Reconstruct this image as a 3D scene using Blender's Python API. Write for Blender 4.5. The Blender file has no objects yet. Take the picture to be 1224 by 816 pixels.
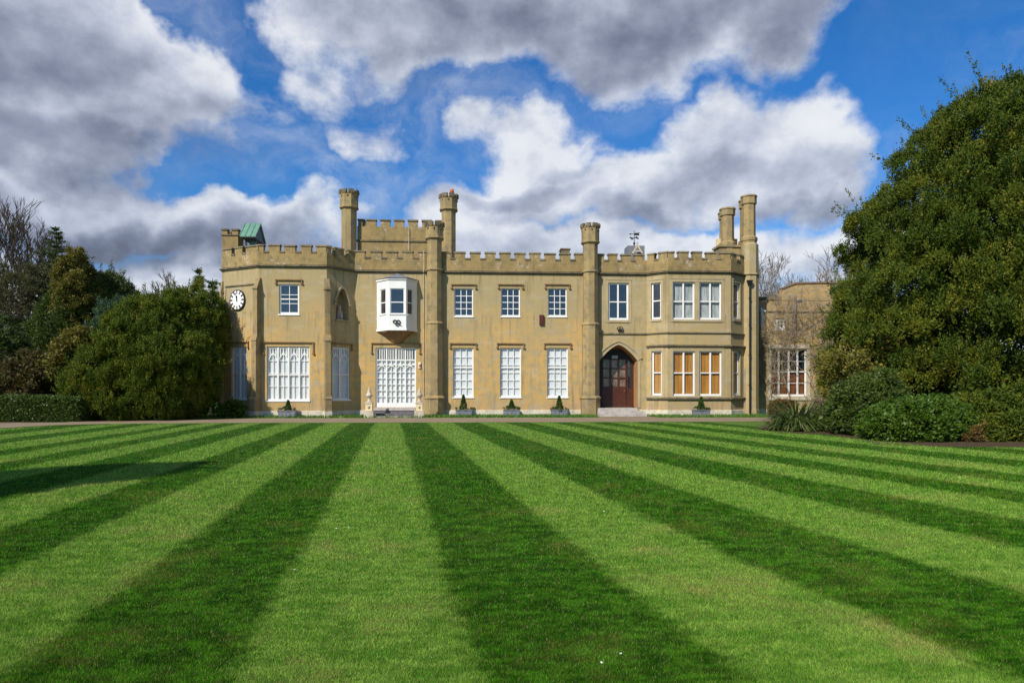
import bpy, math, random
import numpy as np
from mathutils import Vector
R = math.radians
sc = bpy.context.scene
COL = sc.collection

# ------------------------------------------------------------------ camera
# the camera stands 45 m in front of the main wall (y = 0), eye 1.49 m, turned 3.5 degrees to the right
D, E, FPX, CX, HY, TH = 45.0, 1.49, 816.0, 612.0, 470.0, R(3.5)
cd = bpy.data.cameras.new("camera"); cam = bpy.data.objects.new("camera", cd); COL.objects.link(cam)
cam.location = (0, -D, E); cam.rotation_euler = (R(90), 0, -TH)
cd.sensor_width = 36; cd.lens = 24; cd.shift_y = 62/1224.0; cd.clip_start = .1; cd.clip_end = 3000
sc.camera = cam
SIN, COS = math.sin(TH), math.cos(TH)
def ray(px):
    u = (px-CX)/FPX
    return (SIN+u*COS, COS-u*SIN)          # world xy per metre of depth
def X(px, y):
    w = ray(px); return w[0]/w[1]*(y+D)
def T(px, y): return (y+D)/ray(px)[1]
def Z(px, py, y): return E+(HY-py)/FPX*T(px, y)
def P(px, t):
    w = ray(px); return (w[0]*t, -D+w[1]*t)
def G(px, py): return P(px, E*FPX/(py-HY))
def ZT(py, t): return E+(HY-py)/FPX*t

# ------------------------------------------------------------------ sun, sky
SUN_AZ, SUN_EL = R(40), R(39)              # sun stands 40 degrees left of the facade's normal
sd = Vector((-math.sin(SUN_AZ)*math.cos(SUN_EL), -math.cos(SUN_AZ)*math.cos(SUN_EL), math.sin(SUN_EL)))
sl = bpy.data.lights.new("sun", 'SUN'); sl.energy = 4.3; sl.angle = R(.53); sl.color = (1, .94, .84)
so = bpy.data.objects.new("sun", sl); COL.objects.link(so)
so.rotation_euler = sd.to_track_quat('Z', 'Y').to_euler()
so.location = sd*60
vs = sc.view_settings
vs.view_transform = 'Standard'; vs.look = 'None'; vs.exposure = 0.28; vs.gamma = 1; vs.use_curve_mapping = False

W = bpy.data.worlds.new("World"); sc.world = W; W.use_nodes = True
wn, wl = W.node_tree.nodes, W.node_tree.links
wn.clear()
class NT:
    """tiny helper for wiring math nodes"""
    def __init__(s, tree): s.n, s.l = tree.nodes, tree.links
    def put(s, sock, v):
        if isinstance(v, bpy.types.NodeSocket): s.l.new(v, sock)
        elif v is not None: sock.default_value = v
    def m(s, op, a=None, b=None, c=None, clamp=False):
        x = s.n.new('ShaderNodeMath'); x.operation = op; x.use_clamp = clamp
        for i, v in enumerate((a, b, c)): s.put(x.inputs[i], v)
        return x.outputs[0]
    def v(s, op, a=None, b=None, out=0):
        x = s.n.new('ShaderNodeVectorMath'); x.operation = op
        s.put(x.inputs[0], a)
        if b is not None: s.put(x.inputs[3 if op == 'SCALE' else 1], b)
        return x.outputs[1 if op in ('DOT_PRODUCT', 'LENGTH') else 0]
    def noise(s, vec, scale, detail=4, rough=.55, lac=2.0, dist=0, w=None):
        x = s.n.new('ShaderNodeTexNoise'); s.put(x.inputs['Vector'], vec)
        if w is not None: x.noise_dimensions = '4D'; x.inputs['W'].default_value = w
        for k, q in (('Scale', scale), ('Detail', detail), ('Roughness', rough), ('Lacunarity', lac), ('Distortion', dist)):
            s.put(x.inputs[k], q)
        return x.outputs[0]
    def mr(s, val, a, b, c=0, d=1, smooth=True):
        x = s.n.new('ShaderNodeMapRange'); x.interpolation_type = 'SMOOTHSTEP' if smooth else 'LINEAR'
        for i, q in enumerate((val, a, b, c, d)): s.put(x.inputs[i], q)
        return x.outputs[0]
    def mix(s, f, a, b, mode='MIX'):
        x = s.n.new('ShaderNodeMix'); x.data_type = 'RGBA'; x.blend_type = mode
        s.put(x.inputs[0], f); s.put(x.inputs[6], a if isinstance(a, bpy.types.NodeSocket) else tuple(a)+(1,))
        s.put(x.inputs[7], b if isinstance(b, bpy.types.NodeSocket) else tuple(b)+(1,))
        return x.outputs[2]
    def comb(s, x, y, z):
        c = s.n.new('ShaderNodeCombineXYZ')
        for i, q in enumerate((x, y, z)): s.put(c.inputs[i], q)
        return c.outputs[0]
    def sep(s, v):
        c = s.n.new('ShaderNodeSeparateXYZ'); s.put(c.inputs[0], v); return c.outputs
N = NT(W.node_tree)
sky = wn.new('ShaderNodeTexSky'); sky.sky_type = 'NISHITA'; sky.sun_disc = False
sky.sun_elevation = SUN_EL; sky.sun_rotation = math.pi+SUN_AZ     # azimuth measured from +Y clockwise
sky.air_density = 1.0; sky.dust_density = .25; sky.ozone_density = 2.5; sky.altitude = 0
hs = wn.new('ShaderNodeHueSaturation'); hs.inputs['Saturation'].default_value = 1.35; hs.inputs['Value'].default_value = 1
wl.new(sky.outputs[0], hs.inputs['Color'])
bgs = wn.new('ShaderNodeBackground'); bgs.inputs[1].default_value = .090
wl.new(N.mix(1.0, hs.outputs[0], (.72, 1.0, 1.24), 'MULTIPLY'), bgs.inputs[0])
tc = wn.new('ShaderNodeTexCoord')
dx, dy, dz = N.sep(tc.outputs['Generated'])
az = N.m('ARCTAN2', dx, dy)
el = N.m('ARCTAN2', dz, N.m('SQRT', N.m('ADD', N.m('MULTIPLY', dx, dx), N.m('MULTIPLY', dy, dy))))
ae = N.comb(az, el, 0.0)
def azel(px, py):
    w = ray(px); return math.atan2(w[0], w[1]), math.atan((HY-py)/FPX/math.hypot(*w))
# turbulence, used to bend every cloud outline
dirv = tc.outputs['Generated']
warp = N.n.new('ShaderNodeTexNoise'); warp.inputs['Scale'].default_value = 7; warp.inputs['Detail'].default_value = 5
wl.new(dirv, warp.inputs['Vector'])
wv = N.v('SCALE', N.v('SUBTRACT', warp.outputs['Color'], (.5, .5, .5)), .20)
wsx = N.sep(wv)
aew = N.v('ADD', ae, N.comb(wsx[0], wsx[2], 0.0))
def blobs(lst, vec):
    acc = neg = None
    for (px, py, rx, ry, a) in lst:
        A, Bq = azel(px, py)
        d = N.v('MULTIPLY', N.v('SUBTRACT', vec, (A, Bq, 0)), (FPX/rx, FPX/ry, 0))
        g = N.m('MULTIPLY', N.m('EXPONENT', N.m('MULTIPLY', N.m('POWER', N.v('DOT_PRODUCT', d, d), 1.4), -1.0)), a)
        if a > 0: acc = g if acc is None else N.m('SMOOTH_MAX', acc, g, .12)
        else: neg = g if neg is None else N.m('ADD', neg, g)
    return acc if neg is None else N.m('ADD', acc, neg)
#  (px, py, rx, ry, weight) of the cloud masses
COVER = [
 (60, 70, 190, 110, 1.0), (205, 90, 115, 62, .8), (10, 160, 150, 45, .8),
 (400, -10, 130, 70, .8), (560, 20, 230, 72, 1.0), (800, 5, 220, 85, 1.0), (1020, -10, 100, 45, .6), (470, 65, 90, 50, .6),
 (375, 85, 55, 55, .55), (430, 165, 65, 55, .62), (255, 170, 70, 24, .55), (225, 205, 60, 20, .3),
 (80, 240, 165, 62, 1.0), (230, 268, 150, 48, .9), (60, 310, 220, 40, .6), (370, 275, 100, 45, .6), (450, 245, 50, 30, .5),
 (640, 205, 95, 68, 1.05), (555, 255, 80, 45, .8), (900, 182, 125, 66, 1.1), (780, 230, 130, 48, .95), (1005, 205, 68, 60, .85), (655, 135, 30, 20, .4),
 (700, 320, 500, 50, .9), (1040, 300, 160, 50, .75), (250, 335, 330, 40, .85), (590, 130, 40, 50, .32), (545, 145, 30, 40, .32),
 (1230, 100, 25, 50, .35), (160, 314, 150, 26, .75), (612, 410, 1200, 80, 1.0),
 (300, 215, 110, 20, -.5), (225, 20, 28, 30, -.5), (300, 60, 20, 30, -.25), (340, 245, 40, 12, -.2), (540, 105, 60, 22, -.25), (480, 220, 40, 16, -.3), (1150, 110, 90, 120, -.5),
]
# thick, shaded masses (grey underside) and sunlit rims
DARK = [
 (20, 20, 170, 90, .50), (90, 165, 230, 42, .78), (180, 130, 110, 34, .45), (0, 180, 100, 36, .75),
 (560, 30, 240, 60, .58), (800, 40, 230, 50, .68), (900, 10, 200, 40, .65), (500, 95, 110, 26, .5), (450, 10, 120, 50, .6),
 (180, 285, 210, 30, .85), (60, 290, 120, 26, .6), (330, 288, 70, 16, .3), (60, 225, 130, 30, .3),
 (600, 240, 120, 20, .5), (760, 264, 220, 17, .5), (960, 240, 110, 20, .55), (880, 200, 90, 22, .34), (1060, 235, 55, 22, .4), (690, 200, 60, 14, .3),
 (1000, 325, 130, 16, .4), (200, 345, 200, 14, .2), (440, 190, 50, 26, .2),
 (230, 60, 100, 26, -.15), (260, 90, 60, 20, -.1), (1000, 150, 50, 26, -.1),
]
cov = blobs(COVER, aew)
drk = N.m('MULTIPLY', blobs(DARK, aew), .90)
# a generic broken-cloud field for all the directions outside the photograph
sdir = N.v('MULTIPLY', dirv, (1, 1, 1.35))
gen = N.mr(N.noise(sdir, 1.9, 3, .5, w=4.0), .45, .62, 0, .9)
outside = N.mr(N.m('ABSOLUTE', N.m('SUBTRACT', az, TH)), R(38), R(52))
hi = N.mr(el, R(32), R(42))
outm = N.m('MAXIMUM', outside, hi)
gdrk = N.mr(N.noise(sdir, 3.1, 2, .5, w=9.0), .4, .7, .1, .6)
def lerp(f, a, b): return N.m('ADD', N.m('MULTIPLY', a, N.m('SUBTRACT', 1.0, f)), N.m('MULTIPLY', b, f))
cov = lerp(outm, cov, gen); drk = lerp(outm, drk, gdrk)
def fb(vec): return N.noise(vec, 8.0, 9, .52, 2.1)
n0 = fb(sdir)
lo = N.v('SCALE', N.v('MULTIPLY', sd, (1, 1, 2)), .022)
lo2 = N.comb(-.012, 0.0, .04)
n1 = fb(N.v('ADD', sdir, lo2))
billow = N.noise(N.v('ADD', sdir, N.v('SCALE', wv, .25)), 22.0, 8, .62, w=2.0)
wisp = N.noise(N.v('ADD', sdir, N.v('SCALE', wv, .8)), 5.0, 9, .68, w=12.0)
dens_in = N.m('ADD', cov, N.m('MULTIPLY', N.m('SUBTRACT', n0, .5), .8))
dens_in = N.m('ADD', dens_in, N.m('MULTIPLY', N.m('SUBTRACT', billow, .5), .45))
dens_in = N.m('ADD', dens_in, N.m('MULTIPLY', N.m('SUBTRACT', wisp, .5), .75))
dens = N.mr(dens_in, .25, .70)
# thin veils and wisps in the gaps
VEIL = [(400, 95, 90, 70, .9), (440, 165, 90, 60, .8), (300, 180, 150, 45, .7), (560, 130, 90, 60, .75), (640, 110, 60, 40, .5), (450, 240, 150, 50, .8), (1010, 240, 120, 60, .7), (250, 60, 70, 60, .5), (780, 120, 120, 30, .35), (1225, 90, 60, 70, .4), (612, 330, 900, 60, .6)]
veil = N.m('MULTIPLY', N.m('MULTIPLY', N.mr(N.noise(N.v('ADD', sdir, N.v('SCALE', wv, 1.0)), 7.0, 9, .66, w=21.0), .38, .72), N.m('SUBTRACT', 1.0, outm)), blobs(VEIL, aew), clamp=True)
dens = N.m('MAXIMUM', dens, N.m('MULTIPLY', veil, .62))
relief = N.m('MULTIPLY', N.m('SUBTRACT', n0, n1), 1.5)          # puffs lit from the upper left
thick = N.mr(dens_in, .5, 1.4)
dd = N.m('ADD', N.m('SUBTRACT', drk, relief), N.m('MULTIPLY', thick, .2))
dd = N.m('ADD', dd, N.m('MULTIPLY', N.m('SUBTRACT', billow, .5), -.32))
cr = wn.new('ShaderNodeValToRGB'); wl.new(N.mr(dd, -.25, 1.0, 0, 1, False), cr.inputs[0])
e = cr.color_ramp.elements
e[0].position = 0; e[0].color = (.90, .91, .94, 1)
e[1].position = 1; e[1].color = (.15, .17, .235, 1)
for p, c in ((.22, (.82, .85, .91)), (.42, (.56, .61, .72)), (.64, (.35, .39, .50)), (.84, (.22, .25, .34))):
    q = e.new(p); q.color = c+(1,)
bgc = wn.new('ShaderNodeBackground'); wl.new(cr.outputs[0], bgc.inputs[0]); bgc.inputs[1].default_value = .80
mx = wn.new('ShaderNodeMixShader'); wl.new(N.m('MULTIPLY', dens, .96), mx.inputs[0])
wl.new(bgs.outputs[0], mx.inputs[1]); wl.new(bgc.outputs[0], mx.inputs[2])
wo = wn.new('ShaderNodeOutputWorld'); wl.new(mx.outputs[0], wo.inputs[0])
W.cycles.sampling_method = 'MANUAL'; W.cycles.sample_map_resolution = 512
# ------------------------------------------------------------------ helpers
class MB:
    """collects faces and links them as ONE mesh object"""
    def __init__(s): s.v, s.f, s.mi, s.m = [], [], [], 0
    def face(s, pts):
        b = len(s.v); s.v += [tuple(p) for p in pts]; s.f.append(tuple(range(b, b+len(pts)))); s.mi.append(s.m)
    def hexa(s, b, t):
        """b, t: matching rings of points, bottom and top"""
        n = len(b); k = len(s.v); s.v += [tuple(p) for p in b]+[tuple(p) for p in t]
        for i in range(n):
            j = (i+1) % n; s.f.append((k+i, k+j, k+n+j, k+n+i)); s.mi.append(s.m)
        s.f.append(tuple(k+i for i in reversed(range(n)))); s.f.append(tuple(k+n+i for i in range(n))); s.mi += [s.m, s.m]
    def box(s, x0, x1, y0, y1, z0, z1):
        q = [(x0, y0), (x1, y0), (x1, y1), (x0, y1)]
        s.hexa([(a, b, z0) for a, b in q], [(a, b, z1) for a, b in q])
    def prism(s, poly, z0, z1): s.hexa([(a, b, z0) for a, b in poly], [(a, b, z1) for a, b in poly])
    def ring(s, cx, cy, rings, n=8, rot=None, sy=1.0):
        """stack of (z, radius); a lathe with n sides"""
        rot = math.pi/n if rot is None else rot
        k = len(s.v)
        for z, r in rings:
            for i in range(n):
                a = rot+2*math.pi*i/n; s.v.append((cx+r*math.cos(a), cy+r*sy*math.sin(a), z))
        for q in range(len(rings)-1):
            for i in range(n):
                j = (i+1) % n; s.f.append((k+q*n+i, k+q*n+j, k+(q+1)*n+j, k+(q+1)*n+i)); s.mi.append(s.m)
        s.f.append(tuple(k+i for i in reversed(range(n)))); s.f.append(tuple(k+(len(rings)-1)*n+i for i in range(n))); s.mi += [s.m]*2
    def tube(s, p, q, r0, r1, n=5):
        p, q = Vector(p), Vector(q); d = (q-p)
        if d.length < 1e-6: return
        d.normalize(); a = d.orthogonal().normalized(); b = d.cross(a); k = len(s.v)
        for c, r in ((p, r0), (q, r1)):
            for i in range(n):
                t = 2*math.pi*i/n; s.v.append(tuple(c+(a*math.cos(t)+b*math.sin(t))*r))
        for i in range(n):
            j = (i+1) % n; s.f.append((k+i, k+j, k+n+j, k+n+i)); s.mi.append(s.m)
        s.f.append(tuple(k+i for i in reversed(range(n)))); s.f.append(tuple(k+n+i for i in range(n))); s.mi += [s.m]*2
    def build(s, name, mats, parent=None, smooth=False, bevel=0):
        me = bpy.data.meshes.new(name); me.from_pydata(s.v, [], s.f)
        for mt in (mats if isinstance(mats, (list, tuple)) else [mats]): me.materials.append(mt)
        me.polygons.foreach_set('material_index', s.mi)
        if smooth: me.polygons.foreach_set('use_smooth', [True]*len(s.f))
        me.update()
        o = bpy.data.objects.new(name, me); COL.objects.link(o)
        if parent is not None: o.parent = parent; o.matrix_parent_inverse = parent_inv(parent)
        if bevel:
            b = o.modifiers.new('bevel', 'BEVEL'); b.width = bevel; b.segments = 2; b.limit_method = 'ANGLE'
        return o
def world_of(o):
    from mathutils import Matrix
    m = o.matrix_basis.copy(); p = o
    while p.parent: m = p.parent.matrix_basis @ p.matrix_parent_inverse @ m; p = p.parent
    return m
def parent_inv(p): return world_of(p).inverted()
def np_mesh(name, verts, loops, nper, mat, parent=None, attrs=None):
    """fast mesh: verts (n,3), faces of nper corners each"""
    me = bpy.data.meshes.new(name); nf = len(loops)//nper
    me.vertices.add(len(verts)); me.vertices.foreach_set('co', np.asarray(verts, np.float32).ravel())
    me.loops.add(len(loops)); me.loops.foreach_set('vertex_index', np.asarray(loops, np.int32))
    me.polygons.add(nf); me.polygons.foreach_set('loop_start', np.arange(nf, dtype=np.int32)*nper)
    me.update(calc_edges=True)
    for k, arr in (attrs or {}).items():
        a = me.attributes.new(k, 'FLOAT', 'FACE'); a.data.foreach_set('value', np.asarray(arr, np.float32))
    for mt in (mat if isinstance(mat, (list, tuple)) else [mat]): me.materials.append(mt)
    o = bpy.data.objects.new(name, me); COL.objects.link(o)
    if parent is not None: o.parent = parent; o.matrix_parent_inverse = parent_inv(parent)
    return o
def tag(o, label=None, cat=None, group=None, kind=None):
    for k, v in (('label', label), ('category', cat), ('group', group), ('kind', kind)):
        if v: o[k] = v
    return o
def empty(name, loc, label, cat, group=None):
    o = bpy.data.objects.new(name, None); COL.objects.link(o); o.location = loc; o.empty_display_size = .3
    return tag(o, label, cat, group)
def copy_tree(o, parent=None):
    c = o.copy(); COL.objects.link(c)
    if parent is not None: c.parent = parent
    for ch in list(o.children): copy_tree(ch, c)
    return c

# ------------------------------------------------------------------ materials
def mat(name, col=(.5, .5, .5), rough=.8, metal=0, spec=.3, build=None):
    m = bpy.data.materials.new(name); m.use_nodes = True; b = m.node_tree.nodes['Principled BSDF']
    b.inputs['Base Color'].default_value = tuple(col)+(1,); b.inputs['Roughness'].default_value = rough
    b.inputs['Metallic'].default_value = metal; b.inputs['Specular IOR Level'].default_value = spec
    if build: build(NT(m.node_tree), b)
    return m
def pos(n): return n.n.new('ShaderNodeNewGeometry').outputs['Position']
def bump(n, b, h, strength=.3, dist=.02):
    x = n.n.new('ShaderNodeBump'); x.inputs['Strength'].default_value = strength; x.inputs['Distance'].default_value = dist
    n.l.new(h, x.inputs['Height']); n.l.new(x.outputs[0], b.inputs['Normal'])
def stone(c1, c2, c3, warm=None, ztop=None, joints=.0, lichen=0, streak=.35, zc=None):
    """weathered render or stone: three tones, rain streaks, patches, optional joint lines"""
    def f(n, b):
        p = pos(n); x, y, z = n.sep(p)
        big = n.noise(p, .55, 5, .6, w=1.0); mid = n.noise(p, 2.6, 6, .65, w=2.0)
        st = n.noise(n.v('MULTIPLY', p, (3.0, 3.0, .28)), 1.0, 5, .6, w=3.0)
        fine = n.noise(p, 34.0, 4, .7)
        c = n.mix(n.mr(big, .40, .62), c1, c2)
        c = n.mix(n.m('MULTIPLY', n.mr(mid, .46, .66), .85), c, c3)
        if zc:    # the lower storey keeps its warm limewash, higher up it has weathered grey
            f2 = n.mr(n.m('ADD', z, n.m('MULTIPLY', n.m('SUBTRACT', big, .5), 9.0)), zc[0], zc[1])
            f2 = n.m('MAXIMUM', f2, n.m('MULTIPLY', n.mr(n.m('ADD', n.m('MULTIPLY', mid, 1.2), n.m('MULTIPLY', st, .9)), .94, 1.20), .8))
            c = n.mix(f2, c, n.mix(mid, zc[2], zc[3]))
            low = n.mr(n.m('ADD', z, n.m('MULTIPLY', mid, 1.0)), .9, 1.8, .6, 0)
            c = n.mix(n.m('MULTIPLY', low, n.mr(st, .35, .6)), c, (.44, .29, .18))
        if zc:    # drip stains under the string course and under the upper sills
            m1 = n.mr(z, 7.9, 9.4); m2 = n.m('MULTIPLY', n.mr(z, 4.9, 6.5), n.mr(z, 6.55, 6.75, 1, 0))
            drip = n.noise(n.v('MULTIPLY', p, (7.0, 7.0, .35)), 1.0, 4, .6, w=11.0)
            c = n.mix(n.m('MULTIPLY', n.m('MAXIMUM', m1, m2), n.mr(drip, .50, .68, 0, .6)), c, (.20, .165, .10))
            pa = n.noise(n.v('MULTIPLY', p, (.8, .8, 1.5)), 1.3, 2, .4, w=13.0); c = n.mix(n.mr(pa, .57, .60, 0, .30), c, (.47, .41, .29))
            pb = n.noise(n.v('MULTIPLY', p, (.7, .7, 1.0)), .9, 6, .65, w=17.0); c = n.mix(n.mr(pb, .50, .66, 0, .38), c, (.36, .315, .215))
        dark = n.mix(1.0, c, (.62, .60, .56), 'MULTIPLY')
        c = n.mix(n.m('MULTIPLY', n.mr(st, .52, .72), streak), c, dark)
        if joints:
            bt = n.n.new('ShaderNodeTexBrick'); n.l.new(n.comb(n.m('ADD', x, y), z, 0.0), bt.inputs['Vector'])
            for k, q in (('Scale', 1.0), ('Mortar Size', .012), ('Mortar Smooth', .3), ('Brick Width', .8), ('Row Height', .36), ('Bias', 0)):
                bt.inputs[k].default_value = q
            bt.inputs['Color1'].default_value = (1, 1, 1, 1); bt.inputs['Color2'].default_value = (.90, .91, .90, 1); bt.inputs['Mortar'].default_value = (.72, .70, .66, 1)
            c = n.mix(joints, c, bt.outputs[0], 'MULTIPLY')
        if lichen:
            l = n.noise(p, 5.5, 6, .75, w=7.0)
            l2 = n.noise(p, 1.1, 2, .5, w=8.0)
            c = n.mix(n.m('MULTIPLY', n.m('MULTIPLY', n.mr(l, .52, .62), n.mr(l2, .45, .60)), lichen), c, (.50, .46, .38))
        c = n.mix(n.mr(fine, .3, .7, 0, .35), c, dark)
        n.l.new(c, b.inputs['Base Color'])
        bump(n, b, n.m('ADD', n.m('MULTIPLY', fine, .4), mid), .25, .02)
    return f
def varied(c1, c2, scale=3.0, bs=.2, det=5, zs=1.0):
    def f(n, b):
        p = pos(n); q = n.v('MULTIPLY', p, (1, 1, zs)); k = n.noise(q, scale, det, .6)
        n.l.new(n.mix(n.mr(k, .35, .68), c1, c2), b.inputs['Base Color']); bump(n, b, k, bs, .01)
    return f
M = {}
M['wall'] = mat('ochre_render', rough=.93, spec=.15, build=stone((.60, .375, .125), (.54, .35, .13), (.44, .315, .15), joints=.25,
        zc=(2.5, 8.5, (.455, .34, .155), (.37, .305, .18)), streak=.9))
M['wall_right'] = mat('buff_render', rough=.93, spec=.15, build=stone((.50, .365, .16), (.44, .325, .145), (.37, .295, .165), joints=.4, streak=.85,
        zc=(3, 8, (.45, .345, .165), (.37, .305, .18))))
M['parapet'] = mat('weathered_parapet_stone', rough=.95, spec=.12, build=stone((.31, .225, .10), (.37, .265, .115), (.215, .165, .085), joints=.5, lichen=.95, streak=.7))
M['dress'] = mat('dressed_stone', rough=.9, spec=.15, build=stone((.48, .385, .22), (.42, .34, .20), (.36, .30, .20), streak=.5, joints=.4))
M['turret'] = mat('turret_stone', rough=.93, spec=.12, build=stone((.38, .28, .13), (.30, .225, .115), (.22, .18, .115), joints=.3, streak=.8, lichen=.3))
M['cap'] = mat('coping_stone', rough=.92, spec=.15, build=stone((.165, .135, .085), (.22, .175, .105), (.10, .085, .06), streak=.5, lichen=.5))
M['hood'] = mat('red_brown_stone', rough=.9, spec=.15, build=stone((.26, .155, .075), (.32, .20, .09), (.18, .115, .07)))
M['plinth'] = mat('limewashed_plinth', rough=.9, spec=.15, build=stone((.72, .66, .52), (.62, .56, .44), (.42, .38, .30), streak=.6))
M['white'] = mat('white_paint', rough=.45, spec=.4, build=varied((.80, .79, .75), (.74, .73, .70), 1.5, .03))
M['blind'] = mat('white_shutter_paint', rough=.6, spec=.3, build=varied((.74, .74, .75), (.69, .69, .70), 2, .02))
M['curtain'] = mat('net_curtain', rough=.9, spec=.1, build=varied((.50, .52, .52), (.30, .33, .34), 9, .1, 3, .15))
M['glass_dark'] = mat('window_glass_dark', (.018, .022, .03), .04, 0, 1.0, lambda n, b: bump(n, b, n.noise(pos(n), 2.2, 2, .5), .35, .03))
M['wood'] = mat('golden_shutter_wood', rough=.45, spec=.4, build=varied((.50, .25, .055), (.38, .165, .035), 7, .05, 6, .12))
M['board'] = mat('red_brown_shutter_board', rough=.6, spec=.3, build=varied((.24, .09, .035), (.17, .065, .028), 5, .05, 5, .2))
M['door'] = mat('maroon_door_paint', rough=.35, spec=.4, build=varied((.085, .028, .017), (.06, .02, .013), 5, .03))
M['door_net'] = mat('door_net_curtain', rough=.9, spec=.1, build=varied((.30, .20, .15), (.12, .085, .07), 3, .1, 3, .5))
M['dark'] = mat('dark_porch_paint', (.022, .026, .026), .6)
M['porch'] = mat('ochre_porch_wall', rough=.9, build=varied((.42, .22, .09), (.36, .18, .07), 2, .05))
M['lead'] = mat('grey_lead', rough=.5, spec=.4, build=varied((.15, .155, .18), (.21, .215, .24), 4, .1))
M['copper'] = mat('green_copper', rough=.55, spec=.3, build=varied((.11, .24, .17), (.16, .31, .22), 3, .1))
M['iron'] = mat('black_iron', (.018, .017, .018), .5, 0, .4)
M['slate'] = mat('grey_slate', rough=.7, build=varied((.14, .15, .16), (.20, .21, .22), 8, .2))
M['terracotta'] = mat('terracotta', (.50, .15, .06), .8)
M['step'] = mat('worn_step_stone', rough=.85, build=stone((.50, .46, .41), (.42, .38, .34), (.32, .29, .27)))
M['step_dark'] = mat('dark_step_slate', rough=.7, build=varied((.11, .095, .10), (.17, .15, .155), 6, .1))
M['pale'] = mat('pale_carved_stone', rough=.85, build=stone((.62, .54, .42), (.52, .45, .34), (.38, .33, .26)))
M['pale2'] = mat('cream_panel_stone', rough=.85, build=varied((.72, .60, .34), (.62, .52, .30), 6, .1))
M['marble'] = mat('pink_grey_carved_stone', rough=.8, build=varied((.50, .38, .31), (.38, .29, .24), 12, .3))
M['maroon'] = mat('maroon_box_paint', (.085, .020, .016), .6)
M['enamel'] = mat('white_enamel', (.82, .82, .80), .35, 0, .5)
M['black'] = mat('black_enamel', (.02, .02, .022), .4, 0, .5)
M['gold_metal'] = mat('brass', (.60, .42, .16), .35, 1)
M['rubble'] = None
def clear_glass():
    m = bpy.data.materials.new('clear_window_glass'); m.use_nodes = True; t = m.node_tree; t.nodes.clear(); n = NT(t)
    tr = t.nodes.new('ShaderNodeBsdfTransparent'); tr.inputs[0].default_value = (.93, .95, .95, 1)
    gl = t.nodes.new('ShaderNodeBsdfGlossy'); gl.inputs['Roughness'].default_value = .03
    lw = t.nodes.new('ShaderNodeLayerWeight'); lw.inputs[0].default_value = .5
    fac = n.m('ADD', n.m('MULTIPLY', n.m('POWER', lw.outputs['Facing'], 4.0), .8), .05)
    mx = t.nodes.new('ShaderNodeMixShader'); t.links.new(fac, mx.inputs[0]); t.links.new(tr.outputs[0], mx.inputs[1]); t.links.new(gl.outputs[0], mx.inputs[2])
    o = t.nodes.new('ShaderNodeOutputMaterial'); t.links.new(mx.outputs[0], o.inputs[0]); return m
M['glass'] = clear_glass()
# ------------------------------------------------------------------ the mansion
class Face:
    """a flat wall seen from outside: a = metres along it, o = metres out of it, z = height"""
    def __init__(s, p0, p1):
        s.p = Vector(p0); d = Vector(p1)-s.p; s.L = d.length; s.d = d.normalized(); s.n = Vector((s.d.y, -s.d.x)); s.op = []
    def pt(s, a, o, z): q = s.p+s.d*a+s.n*o; return (q.x, q.y, z)
    def at(s, px):
        w = ray(px); bx, by = s.p.x, s.p.y+D
        det = w[0]*(-s.d.y)+s.d.x*w[1]
        k = (bx*(-s.d.y)+s.d.x*by)/det; a = (w[0]*by-w[1]*bx)/det
        return a, k
    def rect(s, x0, x1, y0, y1):
        a0, t0 = s.at(x0); a1, t1 = s.at(x1); t = (t0+t1)/2
        return a0, a1, ZT(y1, t), ZT(y0, t)
    def box(s, mb, a0, a1, o0, o1, z0, z1):
        q = [(a0, o1), (a1, o1), (a1, o0), (a0, o0)]
        mb.hexa([s.pt(a, o, z0) for a, o in q], [s.pt(a, o, z1) for a, o in q])
    def quad(s, mb, a0, a1, o, z0, z1): mb.face([s.pt(a0, o, z0), s.pt(a1, o, z0), s.pt(a1, o, z1), s.pt(a0, o, z1)])
    def wall(s, mb, z0, z1, depth=.24):
        A = sorted({0.0, s.L, *[v for r in s.op for v in r[:2]]}); B = sorted({z0, z1, *[v for r in s.op for v in r[2:4]]})
        for i in range(len(A)-1):
            for j in range(len(B)-1):
                ca, cz = (A[i]+A[i+1])/2, (B[j]+B[j+1])/2
                if not any(r[0] < ca < r[1] and r[2] < cz < r[3] for r in s.op): s.quad(mb, A[i], A[i+1], 0, B[j], B[j+1])
        for r in s.op:
            a0, a1, y0, y1 = r[:4]; dp = r[4] if len(r) > 4 else depth
            for (u, v) in (((a0, y0), (a0, y1)), ((a0, y1), (a1, y1)), ((a1, y1), (a1, y0)), ((a1, y0), (a0, y0))):
                mb.face([s.pt(u[0], 0, u[1]), s.pt(v[0], 0, v[1]), s.pt(v[0], -dp, v[1]), s.pt(u[0], -dp, u[1])])

def offset_line(pts, o):
    out = []
    for i, p in enumerate(pts):
        p = Vector(p); ns = []
        if i: d = (p-Vector(pts[i-1])).normalized(); ns.append(Vector((d.y, -d.x)))
        if i < len(pts)-1: d = (Vector(pts[i+1])-p).normalized(); ns.append(Vector((d.y, -d.x)))
        n = sum(ns, Vector((0, 0))).normalized(); out.append(p+n*(o/max(.3, n.dot(ns[0]))))
    return out
def band(mb, pts, o0, o1, z0, z1, slope=0):
    A, B = offset_line(pts, o0), offset_line(pts, o1)
    for i in range(len(pts)-1):
        q = [B[i], B[i+1], A[i+1], A[i]]
        zt = [z1-slope, z1-slope, z1, z1]
        mb.hexa([(p.x, p.y, z0) for p in q], [(p.x, p.y, z) for p, z in zip(q, zt)])

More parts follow.
